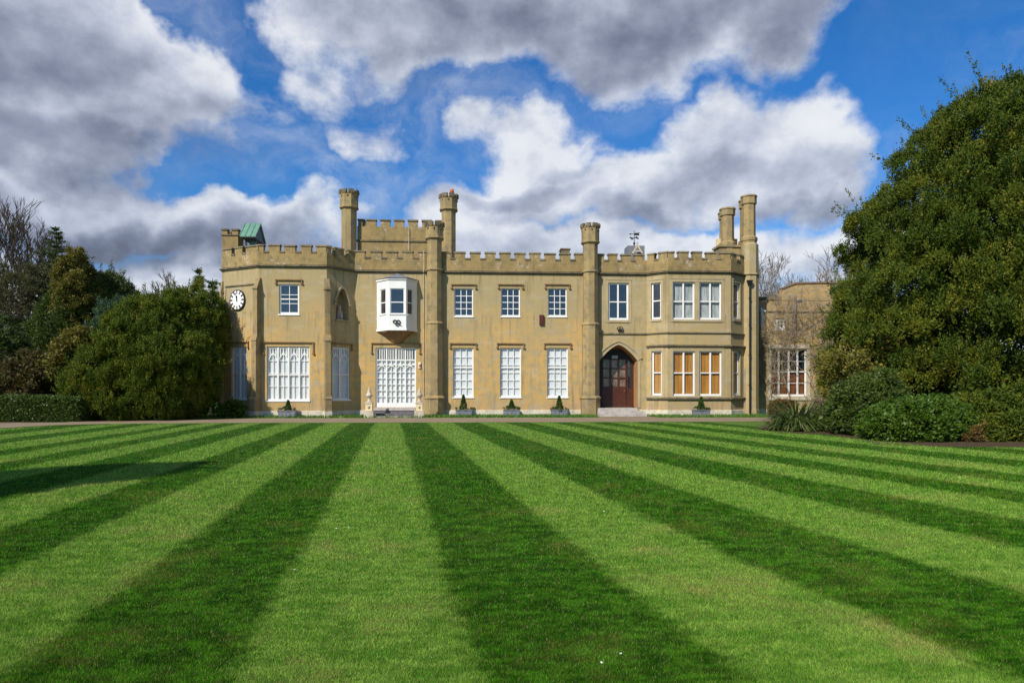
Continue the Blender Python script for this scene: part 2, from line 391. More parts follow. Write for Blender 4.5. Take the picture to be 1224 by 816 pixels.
ZS, ZN, ZM = 9.47, 10.36, 10.80
A1, A2, A3, A4 = (X(265.5, .1), .1), (X(309, -1.5), -1.5), (X(390.5, -1.5), -1.5), (X(424, 0), 0)
SPL = (X(705.5, 0), 0)
B1, B2, B3, B4 = (X(773, 0), 0), (X(798, -1), -1), (X(873.5, -1), -1), (X(889, 0), 0)
B5 = (X(904.5, 0), 0)
FL, FF, FC = Face(A1, A2), Face(A2, A3), Face(A3, A4)
FM, FR = Face(A4, SPL), Face(SPL, B1)
G1, G2, G3, G4 = Face(B1, B2), Face(B2, B3), Face(B3, B4), Face(B4, B5)

mansion = empty('mansion', ((A1[0]+B5[0])/2, 0, 0), 'ochre rendered castellated two-storey mansion with octagonal turrets at the far edge of the lawn', 'mansion')
rnd = random.Random(7)

def hood(f, a0, a1, z, drop, parent, m='hood', over=.22):
    """label mould: a bar over the opening with two short drops and stops"""
    mb = MB(); h = .06
    f.box(mb, a0-over, a1+over, .0, .11, z, z+h)
    for a in (a0-over, a1+over-.085):
        f.box(mb, a+.012, a+.073, .0, .085, z-drop, z)
        f.box(mb, a-.02, a+.105, .0, .12, z-drop-.10, z-drop)
    mb.build('hood_mould', M[m], parent)
def sash(f, px0, px1, py0, py1, cols, rows, kind, parent=None, fw=.075, bar=.035, meet=None, hoodz=None, drop=.22, sill=True, depth=.24, over=.22, mull=(), trans=(), heads=0, backing=None):
    """a glazed window: frame, bars and mullions in one mesh, with pane, backing, sill and hood mould as its own pieces"""
    a0, a1, z0, z1 = f.rect(px0, px1, py0, py1); f.op.append((a0, a1, z0, z1, depth))
    mb = MB(); o0, o1 = -.17, -.10
    f.box(mb, a0, a0+fw, o0, o1, z0, z1); f.box(mb, a1-fw, a1, o0, o1, z0, z1)
    f.box(mb, a0+fw, a1-fw, o0, o1, z1-fw, z1); f.box(mb, a0+fw, a1-fw, o0, o1+.02, z0, z0+fw*1.3)
    ia, ib, ja, jb = a0+fw, a1-fw, z0+fw*1.3, z1-fw
    ms = [ia]+[f.at(m)[0] for m in mull]+[ib]
    for m in ms[1:-1]: f.box(mb, m-.05, m+.05, o0, o1+.03, ja, jb)
    zt = [ja]+[ZT(t, f.at(px0)[1]) for t in trans]+[jb]
    for t in zt[1:-1]: f.box(mb, ia, ib, o0+.004, o1+.012, t-.035, t+.035)
    if meet: f.box(mb, ia, ib, o0+.004, o1+.01, ja+(jb-ja)*meet-.035, ja+(jb-ja)*meet+.035)
    q0, q1 = o0+.012, o1-.018
    for i in range(len(ms)-1):
        l, r = ms[i]+(.05 if i else 0), ms[i+1]-(.05 if i < len(ms)-2 else 0)
        for c in range(1, cols): a = l+(r-l)*c/cols; f.box(mb, a-bar/2, a+bar/2, q0, q1, ja, jb)
        for c in range(1, rows): z = ja+(jb-ja)*c/rows; f.box(mb, l, r, q0+.003, q1-.003, z-bar/2, z+bar/2)
        if heads:      # pointed gothic heads with upright tracery over them
            H = heads; zt0 = jb-H
            for c in range(3): a = l+(r-l)*(c+.5)/3; f.box(mb, a-.022, a+.022, q0, q1+.01, zt0+.10, jb)
            f.box(mb, l, r, q0, q1+.012, jb-.06, jb)
            n = 8; half = (r-l)/2; mid = (l+r)/2
            for k in range(n):
                u0, u1 = -1+2*k/n, -1+2*(k+1)/n
                g = lambda u: zt0-.16+.42*(1-abs(u)**1.6)
                A, Bz = mid+half*u0, mid+half*u1
                mb.hexa([f.pt(A, q1+.012, g(u0)-.045), f.pt(Bz, q1+.012, g(u1)-.045), f.pt(Bz, q0, g(u1)-.045), f.pt(A, q0, g(u0)-.045)],
                        [f.pt(A, q1+.012, g(u0)+.06), f.pt(Bz, q1+.012, g(u1)+.06), f.pt(Bz, q0, g(u1)+.06), f.pt(A, q0, g(u0)+.06)])
    w = mb.build('window', M['white'], parent or mansion)
    mb = MB(); f.quad(mb, ia, ib, -.145, ja, jb)
    mb.build('pane', M['glass_dark' if kind == 'dark' else 'glass'], w)
    if kind != 'dark':
        mb = MB(); f.box(mb, a0, a1, -.30, -.215, z0, z1); f.op[-1] = (a0, a1, z0, z1, .30)
        if kind in ('wood', 'board'):
            mb = MB(); n = max(1, len(ms)-1)
            for i in range(n):
                l, r = ms[i], ms[i+1]; k = 2
                for c in range(k):
                    f.box(mb, l+(r-l)*c/k+.008, l+(r-l)*(c+1)/k-.008, -.26, -.215-rnd.random()*.006, z0+.01, z1-.01)
            f.box(mb, a0, a1, -.30, -.262, z0, z1)
            if kind == 'board': mb = MB(); zt_ = z0+(z1-z0)*.55; [f.box(mb, ms[i]+.02, ms[i+1]-.02, -.26, -.215-.002*i, z0+.01, zt_) for i in range(n)]; md = MB(); f.box(md, a0, a1, -.32, -.262, z0, z1); md.build('dark_backing', M['glass_dark'], w)
        if kind == 'curtain':
            mb = MB(); n = 40
            for i in range(n):
                l, r = a0+(a1-a0)*i/n, a0+(a1-a0)*(i+1)/n; u, v = (-.235-.03*(i % 2)), (-.235-.03*((i+1) % 2))
                mb.face([f.pt(l, u, z0), f.pt(r, v, z0), f.pt(r, v, z1), f.pt(l, u, z1)])
            f.box(mb, a0, a1, -.34, -.30, z0, z1)
        mb.build({'white': 'shutter', 'wood': 'wooden_shutter', 'board': 'shutter', 'curtain': 'net_curtain'}[kind],
                 M[backing or {'white': 'blind', 'wood': 'wood', 'board': 'board', 'curtain': 'curtain'}[kind]], w)
    if sill:
        mb = MB(); f.box(mb, a0-.04, a1+.04, -.10, .05, z0-.075, z0+.004); mb.build('sill', M['white' if f in (FF, FL, FC, FM) else 'dress'], w)
    if hoodz is not None: hood(f, a0, a1, ZT(hoodz, f.at(px0)[1]), drop, w, over=over)
    return w, (a0, a1, z0, z1)

# left octagonal end
sash(FF, 333.5, 357.5, 339.5, 375.5, 2, 3, 'dark', fw=.10, meet=.5, hoodz=335, drop=.15)
sash(FF, 319, 370, 414, 478.5, 2, 4, 'white', mull=(331.8, 344.5, 357.3), heads=.62, hoodz=409.5, drop=.62, over=.28, meet=.47)
sash(FL, 276.5, 295, 414.5, 477, 2, 4, 'white', mull=(285.5,), heads=.62, hoodz=410, drop=.3, over=.2, meet=.47)
sash(FC, 397, 418.5, 415, 477.5, 1, 4, 'white', mull=(407,), heads=.62, hoodz=410.5, drop=.3, over=.16, meet=.47)
# main wall
for a, b in ((543, 565.5), (599, 621.5), (655, 677.5)):
    sash(FM, a, b, 344.5, 378, 3, 4, 'dark', fw=.07, bar=.045, hoodz=340.5, drop=.16)
for a, b in ((541.5, 566), (597.7, 622.8), (654, 679)):
    sash(FM, a, b, 415.5, 474.5, 3, 6, 'white', fw=.085, bar=.04, meet=.6, hoodz=411, drop=.2)
# right hand part
sash(FR, 727, 751.5, 338, 382.5, 1, 1, 'dark', fw=.12, mull=(739,), trans=(360.5,), sill=False)
sash(G1, 778.5, 790, 338, 381.5, 1, 1, 'dark', fw=.10, trans=(360,), sill=False)
for a, b, c in ((804, 830.5, 817.2), (836, 862.5, 849.3)):
    sash(G2, a, b, 337, 382, 1, 1, 'curtain', fw=.10, mull=(c,), trans=(360,), sill=False)
    sash(G2, a+.3, b+.3, 419.5, 473, 1, 1, 'wood', fw=.10, mull=(c+.3,), trans=(445.5,), sill=False)
sash(G1, 779, 791, 419.5, 472.5, 1, 1, 'wood', fw=.10, trans=(445.5,), sill=False)
sash(G3, 876.5, 884.5, 338, 381.5, 1, 1, 'dark', fw=.12, trans=(360,), sill=False)
sash(G3, 876.5, 884.5, 419.5, 472.5, 1, 1, 'wood', fw=.12, trans=(445.5,), sill=False)

# white glazed garden door with upright tracery
a0, a1, z0, z1 = FM.rect(449, 497.2, 415.5, 486.5); FM.op.append((a0, a1, z0, z1, .30))
zh = z1-.055*(72)*.36-.1
mb = MB(); FM.box(mb, a0, a0+.09, -.2, -.08, z0, z1); FM.box(mb, a1-.09, a1, -.2, -.08, z0, z1); FM.box(mb, a0+.09, a1-.09, -.2, -.08, z1-.09, z1)
ia, ib = a0+.09, a1-.09; zt1, zt2, zt3 = ZT(430.5, 44.9), ZT(436, 44.9), z1-.09
FM.box(mb, ia, ib, -.196, -.075, zt1-.04, zt1+.04); FM.box(mb, ia, ib, -.196, -.075, zt2-.03, zt2+.03)
FM.box(mb, ia, ib, -.19, -.08, z0, z0+.30)
for c in range(4):
    l, r = ia+(ib-ia)*c/4, ia+(ib-ia)*(c+1)/4
    if c: FM.box(mb, l-.045, l+.045, -.198, -.07, z0, zt3)
    for k in range(1, 5): a = l+.04+(r-l-.08)*k/5; FM.box(mb, a-.02, a+.02, -.18, -.10, zt1+.04, zt3)
    m = (l+r)/2; FM.box(mb, m-.03, m+.03, -.18, -.10, zt2, zt1)
    FM.box(mb, m-.018, m+.018, -.178, -.105, z0+.3, zt2-.15)
    for k in range(1, 6): z = z0+.3+(zt2-z0-.3)*k/6.2; FM.box(mb, l+.04, r-.04, -.176, -.11, z-.018, z+.018)
    for k in range(6):
        u0, u1 = -1+k/3, -1+(k+1)/3; g = lambda u: zt2-.05-.24*abs(u)**2.2; H = (r-l)/2-.03
        mb.hexa([FM.pt(m+H*u0, -.09, g(u0)-.05), FM.pt(m+H*u1, -.09, g(u1)-.05), FM.pt(m+H*u1, -.18, g(u1)-.05), FM.pt(m+H*u0, -.18, g(u0)-.05)],
                [FM.pt(m+H*u0, -.09, g(u0)+.02), FM.pt(m+H*u1, -.09, g(u1)+.02), FM.pt(m+H*u1, -.18, g(u1)+.02), FM.pt(m+H*u0, -.18, g(u0)+.02)])
gd = mb.build('garden_door', M['white'], mansion)
mb = MB(); FM.quad(mb, ia, ib, -.15, z0+.3, z1-.09); mb.build('pane', M['glass'], gd)
mb = MB(); FM.box(mb, a0, a1, -.30, -.22, z0, zt1); mb.build('shutter', M['blind'], gd)
mb = MB(); FM.box(mb, a0, a1, -.30, -.22, zt1, z1); mb.build('fanlight_backing', M['lead'], gd)
hood(FM, a0, a1, ZT(411, 44.9), .55, gd, over=.3)

# porch recess with pointed arch
pa0, pa1, pz0, pz1 = FR.rect(716.5, 762, 411.5, 487)
PD = 1.15
FR.op.append((pa0, pa1, pz0, pz1, .02))
zsp = ZT(431, 45.4); pm = (pa0+pa1)/2; ph = (pa1-pa0)/2
def arch(u, rise, zs): return zs+rise*(1-abs(u)**1.75*.72-abs(u)*.28)*1.0
NA = 16
def arch_z(u): return arch(u, pz1-.02-zsp, zsp)
mbA = MB()                                     # spandrels and soffit of the opening
for k in range(NA):
    u0, u1 = -1+2*k/NA, -1+2*(k+1)/NA; x0, x1 = pm+ph*u0, pm+ph*u1
    mbA.face([FR.pt(x0, 0, arch_z(u0)), FR.pt(x1, 0, arch_z(u1)), FR.pt(x1, 0, pz1), FR.pt(x0, 0, pz1)])
mbP = MB()
for k in range(NA):
    u0, u1 = -1+2*k/NA, -1+2*(k+1)/NA; x0, x1 = pm+ph*u0, pm+ph*u1
    mbP.face([FR.pt(x0, 0, arch_z(u0)), FR.pt(x1, 0, arch_z(u1)), FR.pt(x1, -PD, arch_z(u1)), FR.pt(x0, -PD, arch_z(u0))])
for a in (pa0, pa1): mbP.face([FR.pt(a, -.02, pz0), FR.pt(a, -PD, pz0), FR.pt(a, -PD, zsp+.02), FR.pt(a, -.02, zsp+.02)])
FR.quad(mbP, pa0, pa1, -PD, pz0, pz1)
mbP.build('porch_lining', M['porch'], mansion)
mb = MB()                                      # moulded arch ring, proud of the wall
for k in range(NA):
    u0, u1 = -1+2*k/NA, -1+2*(k+1)/NA
    for (w0, w1, o) in ((.0, .20, .04), (.20, .30, .10)):
        def pp(u, w): return (pm+(ph+w)*u, arch_z(u)+w*(1.0 if abs(u) < .99 else .6))
        q = [pp(u0, w0), pp(u1, w0), pp(u1, w1), pp(u0, w1)]
        mb.hexa([FR.pt(a, -.03, z) for a, z in q], [FR.pt(a, o, z) for a, z in q])
for sgn in (-1, 1):
    e0, e1 = sorted((pm+sgn*ph, pm+sgn*(ph+.20))); FR.box(mb, e0, e1, -.03, .04, pz0, zsp)
mb.build('porch_arch', M['dress'], mansion)
# porch door and its side light
da0, da1 = FR.at(724.5)[0], FR.at(757.5)[0]
w1, w2 = pa0+.10+.05, pa1-.02
dz0, dz1 = pz0+.02, ZT(429, 46.4); dl0 = pa0+.42; dl1 = pa0+2.05; o = -PD
mb = MB(); FR.box(mb, pa0+.003, pa0+.42, o+.02, o+.10, dz0, pz1-.5); FR.box(mb, pa0+.42, pa1-.003, o+.02, o+.10, dz1, pz1-.25)
mb.build('door_surround', M['dark'], mansion)
mb = MB(); FR.box(mb, dl0, dl1, o+.03, o+.10, dz0, dz0+1.35)
nx = 3; W3 = (dl1-dl0)/nx
for k in range(nx+1): a = dl0+W3*k; FR.box(mb, a-.055+(.055 if k == 0 else 0), a+.055-(.055 if k == nx else 0), o+.034, o+.105, dz0+1.35, dz1)
for k in range(4): z = dz0+1.35+(dz1-dz0-1.35)*k/3; FR.box(mb, dl0, dl1, o+.031, o+.098, z-.045, z+.045)
for k in range(2): FR.box(mb, dl0+.12+k*.8, dl0+.78+k*.8, o+.10, o+.12, dz0+.2, dz0+1.15)
pd = mb.build('front_door', M['door'], mansion)
mb = MB(); FR.quad(mb, dl0, dl1, o+.06, dz0+1.35, dz1); mb.build('pane', M['glass'], pd)
mb = MB(); FR.box(mb, dl0+.02, dl1-.02, o+.012, o+.035, dz0+1.3, dz1); mb.build('door_curtain', M['door_net'], pd)
mb = MB(); mb.ring(*FR.pt(dl1-.12, o+.15, 0)[:2], [(dz0+1.02, .02), (dz0+1.05, .05), (dz0+1.10, .05), (dz0+1.13, .02)], 8); mb.build('door_knob', M['gold_metal'], pd)
mb = MB(); s0, s1 = dl1+.03, pa1-.02
FR.box(mb, s0, s1, o+.03, o+.10, dz0, dz0+1.3); FR.box(mb, s0, s0+.08, o+.03, o+.10, dz0+1.3, dz1); FR.box(mb, s1-.08, s1, o+.03, o+.10, dz0+1.3, dz1)
sl_ = mb.build('side_light', M['door'], mansion)
mb = MB(); FR.quad(mb, s0+.08, s1-.08, o+.06, dz0+1.3, dz1); mb.build('pane', M['glass_dark'], sl_)
mb = MB(); FR.box(mb, pm-.22, pm+.16, o+.102, o+.12, ZT(428, 46.4), ZT(425, 46.4)); fs = mb.build('fanlight_sign', M['enamel'], mansion)
mb = MB()
for k in range(6): FR.box(mb, pm-.19+k*.055, pm-.155+k*.055, o+.12, o+.124, ZT(427.3, 46.4), ZT(425.8, 46.4))
mb.build('lettering', M['black'], fs)

# niche on the right chamfer of the octagonal end
na0, na1, nz0, nz1 = FC.rect(401.5, 416.5, 345, 382.5); FC.op.append((na0, na1, nz0, nz1, .02))
nm, nh = (na0+na1)/2, (na1-na0)/2; nzs = nz1-.95
def nz(u): return nzs+(nz1-.02-nzs)*(1-abs(u)**1.9)
mbN = MB()
for k in range(12):
    u0, u1 = -1+k/6, -1+(k+1)/6; x0, x1 = nm+nh*u0, nm+nh*u1
    mbA.face([FC.pt(x0, 0, nz(u0)), FC.pt(x1, 0, nz(u1)), FC.pt(x1, 0, nz1), FC.pt(x0, 0, nz1)])
    dA, dB = -.75*math.sqrt(max(0, 1-u0*u0)), -.75*math.sqrt(max(0, 1-u1*u1))
    mbN.face([FC.pt(x0, dA, nz0), FC.pt(x1, dB, nz0), FC.pt(x1, dB, nz(u1)), FC.pt(x0, dA, nz(u0))])
    mbN.face([FC.pt(x0, 0, nz(u0)), FC.pt(x1, 0, nz(u1)), FC.pt(x1, dB, nz(u1)), FC.pt(x0, dA, nz(u0))])
    mbN.face([FC.pt(x0, 0, nz0), FC.pt(x1, 0, nz0), FC.pt(x1, dB, nz0), FC.pt(x0, dA, nz0)])
mbN.build('niche', M['wall'], mansion)
mb = MB()
for k in range(12):
    u0, u1 = -1+k/6, -1+(k+1)/6
    def pp(u, w): return (nm+(nh+w)*u, nz(u)+w*.9)
    q = [pp(u0, .02), pp(u1, .02), pp(u1, .15), pp(u0, .15)]
    mb.hexa([FC.pt(a, -.02, z) for a, z in q], [FC.pt(a, .09, z) for a, z in q])
for sgn in (-1, 1): c = nm+sgn*(nh+.08); FC.box(mb, c-.09, c+.09, 0, .12, nzs-.14, nzs)
mb.build('niche_hood', M['dress'], mansion)
mb = MB(); FC.box(mb, na0-.03, na1+.03, -.01, .08, nz0-.07, nz0); mb.build('niche_sill', M['dress'], mansion)

# wall skins
mb = MB()
for f in (FL, FF, FC, FM): f.wall(mb, 0, ZS)
k = len(mb.f)
mb.v += []
side = Face((A1[0]+.6, 9.0), A1); side.wall(mb, 0, ZS)
mb.m = 1
for f in (FR, G1, G2, G3, G4): f.wall(mb, 0, ZS)
Face(B5, (B5[0], 9.0)).wall(mb, 0, ZS); Face((B5[0], 9.0), (A1[0]+.6, 9.0)).wall(mb, 0, ZS)
b = len(mb.v); mb.v += mbA.v
for f in mbA.f: mb.f.append(tuple(b+i for i in f)); mb.mi.append(1)
mb.build('wall', [M['wall'], M['wall_right']], mansion)
mb = MB(); mb.face([(x, y, ZS+.1) for x, y in (A1, A2, A3, A4, B1, B2, B3, B4, B5, (B5[0], 9), (A1[0]+.6, 9))]); mb.build('roof', M['lead'], mansion)

LINE = [(A1[0]+.6, 9.0), A1, A2, A3, A4, B1, B2, B3, B4, B5, (B5[0], 9.0)]
mb = MB(); band(mb, LINE, -.34, .03, ZS+.08, ZN)
k0 = len(mb.f)
mb.m = 0
mer = {FL: [(266.5, 277), (281, 290), (294, 308.6)], FF: [(309.4, 315), (321, 334.4), (340, 353), (359.5, 372), (378, 390)], FC: [(391, 396), (400.5, 411), (416.5, 423.6)],
       FM: [(424.5, 436), (443, 456), (462, 475), (481, 493.5), (500, 512), (526.5, 538), (543.5, 556), (562, 574), (580, 592), (597.5, 610), (615.5, 628), (633.5, 646), (651.5, 664), (669.5, 682), (687.5, 700)],
       FR: [(711, 722), (727.5, 738), (743, 754), (759, 770)], G1: [(774, 782), (787, 797.6)], G2: [(798.5, 806), (811, 823), (828, 839), (844.5, 856), (861.5, 873)], G3: [(874.5, 880), (884, 888)]}
mc = MB()
for f, L in mer.items():
    xs = []
    for x0, x1 in L:
        m0, m1 = f.at(x0)[0], f.at(x1)[0]; j = rnd.uniform(-.012, .012)
        f.box(mb, m0, m1, -.325, .022+j*.5, ZN, ZM-.11+j)
        xs.append((m0, m1))
        q = [(m0-.04, .075), (m1+.04, .075), (m1+.04, -.37), (m0-.04, -.37)]
        mc.hexa([f.pt(a, o, ZM-.11+j) for a, o in q], [f.pt(a, (o if o < 0 else o-.07), ZM+j*1.5) for a, o in q])
    for i in range(len(xs)-1):
        f.box(mc, xs[i][1]-.02, xs[i+1][0]+.02, -.36, .07, ZN-.09+rnd.uniform(-.006, .006), ZN+.015+rnd.uniform(-.004, .004))
for i in range(9):                               # merlons of the two returning sides, and the back
    for xx in (A1[0]+.35, B5[0]-.17):
        mb.box(xx-.15, xx+.15, .9+i*.95, 1.5+i*.95, ZN, ZM-.11); mc.box(xx-.2, xx+.2, .86+i*.95, 1.54+i*.95, ZM-.11, ZM+i*.002)
par = mb.build('parapet', M['parapet'], mansion)
mc.build('coping', M['cap'], par)
mb = MB(); band(mb, LINE, -.05, .16, ZS-.04, ZS+.08, .05); band(mb, LINE, -.05, .08, ZS-.12, ZS-.04); mb.build('string_course', M['cap'], mansion)
mb = MB(); band(mb, [A1, A2, A3, A4, SPL, (X(715, 0), 0)], -.02, .06, 0, .40, .03); band(mb, [(X(764.5, 0), 0), B1, B2, B3, B4, B5], -.02, .06, 0, .40, .03); mb.build('plinth', M['plinth'], mansion)
mb = MB()
RL = [(X(714, 0), 0), B1, B2, B3, B4]
zz = ZT(398.5, 45.4); band(mb, RL, -.02, .09, zz-.04, zz+.05, .03); mb.build('moulding', M['cap'], mansion); mb = MB()
RB = [B1, B2, B3, B4]
zz = ZT(413, 45); band(mb, RB, -.02, .16, zz-.05, zz+.07, .05); mb.build('moulding', M['cap'], mansion); mb = MB()
zz = ZT(475.2, 45); band(mb, RB, -.02, .15, zz-.09, zz+.04, .04)
mb.build('moulding', M['cap'], mansion)
# chamfered stone surrounds of the right hand windows
mb = MB()
for f, L in ((FR, [(727, 751.5, 338, 382.5)]), (G1, [(778.5, 790, 338, 381.5), (779, 791, 419.5, 472.5)]), (G2, [(804, 862.5, 337, 382), (804.3, 862.8, 419.5, 473)]), (G3, [(876.5, 884.5, 338, 381.5), (876.5, 884.5, 419.5, 472.5)])):
    for r in L:
        a0, a1, z0, z1 = f.rect(*r); w = .17 if f is not G3 else .08; o = .025
        f.box(mb, a0-w, a0, -.02, o, z0-.15, z1+.18); f.box(mb, a1, a1+w, -.02, o, z0-.15, z1+.18)
        f.box(mb, a0, a1, -.02, o-.002, z1, z1+.18); f.box(mb, a0, a1, -.02, o+.03, z0-.15, z0)
        f.box(mb, a0-w, a1+w, 0, .05, z1+.18, z1+.235)
m0, m1 = G2.at(830.7)[0], G2.at(836)[0]
for z in ((337, 382), (419.5, 473)): G2.box(mb, m0+.02, m1-.01, -.02, .03, ZT(z[1], 44.5), ZT(z[0], 44.5))
mb.build('window_surround', M['dress'], mansion)

# turrets
def crown(mb, cx, cy, r, z, n=8, h=.22, dep=.16):
    for i in range(n):
        a = 2*math.pi*i/n+math.pi/n
        d = Vector((math.cos(a), math.sin(a))); t = Vector((-d.y, d.x)); c = Vector((cx, cy))+d*(r-dep*.5)
        w = r*.27; q = [c+d*dep/2-t*w, c+d*dep/2+t*w, c-d*dep/2+t*w, c-d*dep/2-t*w]; j = rnd.uniform(-.01, .01)
        mb.hexa([(p.x, p.y, z) for p in q], [(p.x, p.y, z+h+j) for p in q])
def turret(px, y, rings, zh0, zh1, rh, mats=('turret', 'cap')):
    cx, cy = X(px, y), y
    mb = MB(); mb.ring(cx, cy, rings); t = mb.build('turret', M[mats[0]], mansion)
    mb = MB(); mb.ring(cx, cy, [(zh0-.10, rings[-1][1]+.02), (zh0, rh+.04), (zh0+.07, rh+.04), (zh0+.10, rh), (zh1-.30, rh), (zh1-.28, rh+.04), (zh1-.22, rh+.05), (zh1-.22, rh-.12)])
    h = mb.build('turret_head', M[mats[0]], t)
    mb = MB(); crown(mb, cx, cy, rh+.05, zh1-.22); mb.build('crenellation', M['cap'], t)
    for i in range(8):
        mb = MB(); a = 2*math.pi*i/8; mb.ring(cx+math.cos(a)*(rh*.925), cy+math.sin(a)*rh*.925, [(zh1-.5, .03), (zh1-.42, .075), (zh1-.34, .03)], 6); mb.build('boss', M['cap'], t)
    return t
def shaft(z0, base): return [(0, .66), (1.12, .66), (1.14, .72), (1.22, .72), (1.34, .575), (5.95, .575), (5.98, .62), (6.06, .62), (6.16, .50), (ZS-.04, .50), (ZS, .58), (ZS+.08, .58), (ZS+.12, .50), (z0, .50)]
zt = lambda py, px, y: ZT(py, T(px, y))
turret(519.3, -.22, shaft(zt(286, 519, -.2), 0), zt(286, 519, -.2), zt(267, 519, -.2), .60)
turret(705.6, -.22, shaft(zt(291, 705, -.2), 0), zt(291, 705, -.2), zt(268.5, 705, -.2), .60)
for px, top, bot in ((417.3, 228.5, 249.5), (536.3, 233.5, 252)):
    turret(px, 3.2, [(ZS, .53), (zt(bot, px, 3.2), .53)], zt(bot, px, 3.2), zt(top, px, 3.2), .64)
cx = X(540, 3.2); mb = MB(); mb.ring(cx, 3.2, [(15.1, .13), (15.6, .12), (15.62, .16), (15.8, .15)], 12); mb.build('chimney_pot', M['terracotta'], mansion)
# keep rising behind the parapet
kx0, kx1 = X(427, 3.4), X(533, 3.4); kz, kn, km = zt(288, 470, 3.4), zt(271, 470, 3.4), zt(262.5, 470, 3.4)
KF = Face((kx0, 3.4), (kx1, 3.4))
mb = MB(); mb.box(kx0, kx1, 3.4, 9.5, ZS+.1, kn); 
mc = MB(); mc.box(kx0-.05, kx1+.05, 3.32, 9.55, kz-.05, kz+.05)
for x0, x1 in ((428, 433), (438, 449.5), (455, 466), (471.5, 482.5), (488, 499), (504.5, 516), (521, 527)):
    m0, m1 = KF.at(x0)[0], KF.at(x1)[0]; KF.box(mb, m0, m1, -.32, -.002, kn, km-.1); KF.box(mc, m0-.04, m1+.04, -.36, .06, km-.1, km+rnd.uniform(0, .01))
for i in range(5):
    for xx in (kx0+.16, kx1-.16): mb.box(xx-.15, xx+.15, 4.4+i, 5.0+i, kn, km+.15); mc.box(xx-.2, xx+.2, 4.36+i, 5.04+i, km+.15, km+.25)
kp = mb.build('keep', M['parapet'], mansion); mc.build('coping', M['cap'], kp)
# flue block on the left
bx0, bx1 = X(265.5, 1.0), X(284.5, 1.0); zb = zt(275, 275, 1)
mb = MB(); mb.box(bx0, bx1, 1.0, 2.1, ZS+.1, zb-.3); 
for a, b in ((0, .33), (.62, 1)):
    for c, d in ((1.0, 1.35), (1.75, 2.1)): mb.box(bx0+(bx1-bx0)*a, bx0+(bx1-bx0)*b, c, d, zb-.3, zb-.02)
fb_ = mb.build('flue_block', M['parapet'], mansion)
mb = MB(); mb.box(bx0-.06, bx1+.06, .94, 2.16, zb-.36, zb-.29)
for a, b in ((-.05, .36), (.58, 1.05)):
    for c, d in ((.94, 1.4), (1.7, 2.16)): mb.box(bx0+(bx1-bx0)*a, bx0+(bx1-bx0)*b, c, d, zb-.02, zb+.08)
mb.build('coping', M['cap'], fb_)
# copper roofed bell shelter
rx0, rx1 = X(286.5, .4), X(306, .4); ry0, ry1, rym = .4, 2.6, 1.5; ez, rz = zt(283, 300, .4), zt(268.5, 305, 1.5)
mb = MB(); th = .07
for ya, yb in ((ry0, rym), (ry1, rym)):
    q = [(rx0, ya, ez), (rx1, ya, ez), (rx1, yb, rz), (rx0, yb, rz)]
    mb.hexa([(a, b, c) for a, b, c in q], [(a, b, c+th) for a, b, c in q])
for i in range(4): x = rx0+(rx1-rx0)*(i+.02)/3.1; mb.tube((x, ry0-.02, ez+th), (x, rym, rz+th+.02), .025, .025, 4)
bs = mb.build('bell_shelter', M['copper'], mansion)
mb = MB()
for x in (rx0+.06, rx1-.10):
    mb.face([(x, ry0+.12, ez), (x, ry1-.12, ez), (x, rym, rz-.02)])
mb.box(rx0+.05, rx1-.05, ry0+.1, ry1-.1, ez-.05, ez); mb.build('gable_board', M['slate'], bs)
for x in (rx0+.3, rx1-.12):
    for y in (ry0+.35, ry1-.35): mb = MB(); mb.box(x-.05, x+.05, y-.05, y+.05, ZS+.1, ez-.05); mb.build('post', M['iron'], bs)
mb = MB(); mb.ring((rx0+rx1)/2+.1, rym-.3, [(ez-.1, .05), (ez-.15, .16), (ez-.4, .24), (ez-.62, .36), (ez-.66, .37)], 14); mb.build('bell', M['copper'], bs, smooth=False)
# corner buttresses of the octagonal end, with sloping set-offs
def buttress(corner, ang, w=.34, dep=1.0):
    d = Vector((math.cos(ang), math.sin(ang))); t = Vector((-d.y, d.x)); c = Vector(corner)
    mb = MB()
    def st(z0, z1, p0, p1, ww):
        f = lambda p, z: [(q.x, q.y, z) for q in (c+d*p-t*ww/2, c+d*p+t*ww/2, c-d*.35+t*ww/2, c-d*.35-t*ww/2)]
        mb.hexa(f(p0, z0), f(p1, z1))
    k = dep
    st(0, 1.15, .60*k, .60*k, w+.05); st(1.15, 1.30, .64*k, .50*k, w+.09); st(1.30, 4.75, .46*k, .46*k, w); st(4.75, 5.15, .50*k, .36*k, w+.05)
    st(5.15, 7.95, .34*k, .34*k, w-.02); st(7.95, 8.05, .40*k, .40*k, w+.05); st(8.05, 8.7, .34*k, .02, w-.02)
    b = mb.build('buttress', M['turret'], mansion)
    mb = MB(); f = lambda p, z: [(q.x, q.y, z) for q in (c+d*p-t*(w/2+.05), c+d*p+t*(w/2+.05), c-d*.3+t*(w/2+.05), c-d*.3-t*(w/2+.05))]
    mb.hexa(f(.63*dep, 0), f(.63*dep, .38)); mb.build('buttress_foot', M['plinth'], b)
buttress(A2, R(-90-22)); buttress(A3, R(-90+22)); buttress(A1, R(-140), .3, .35)
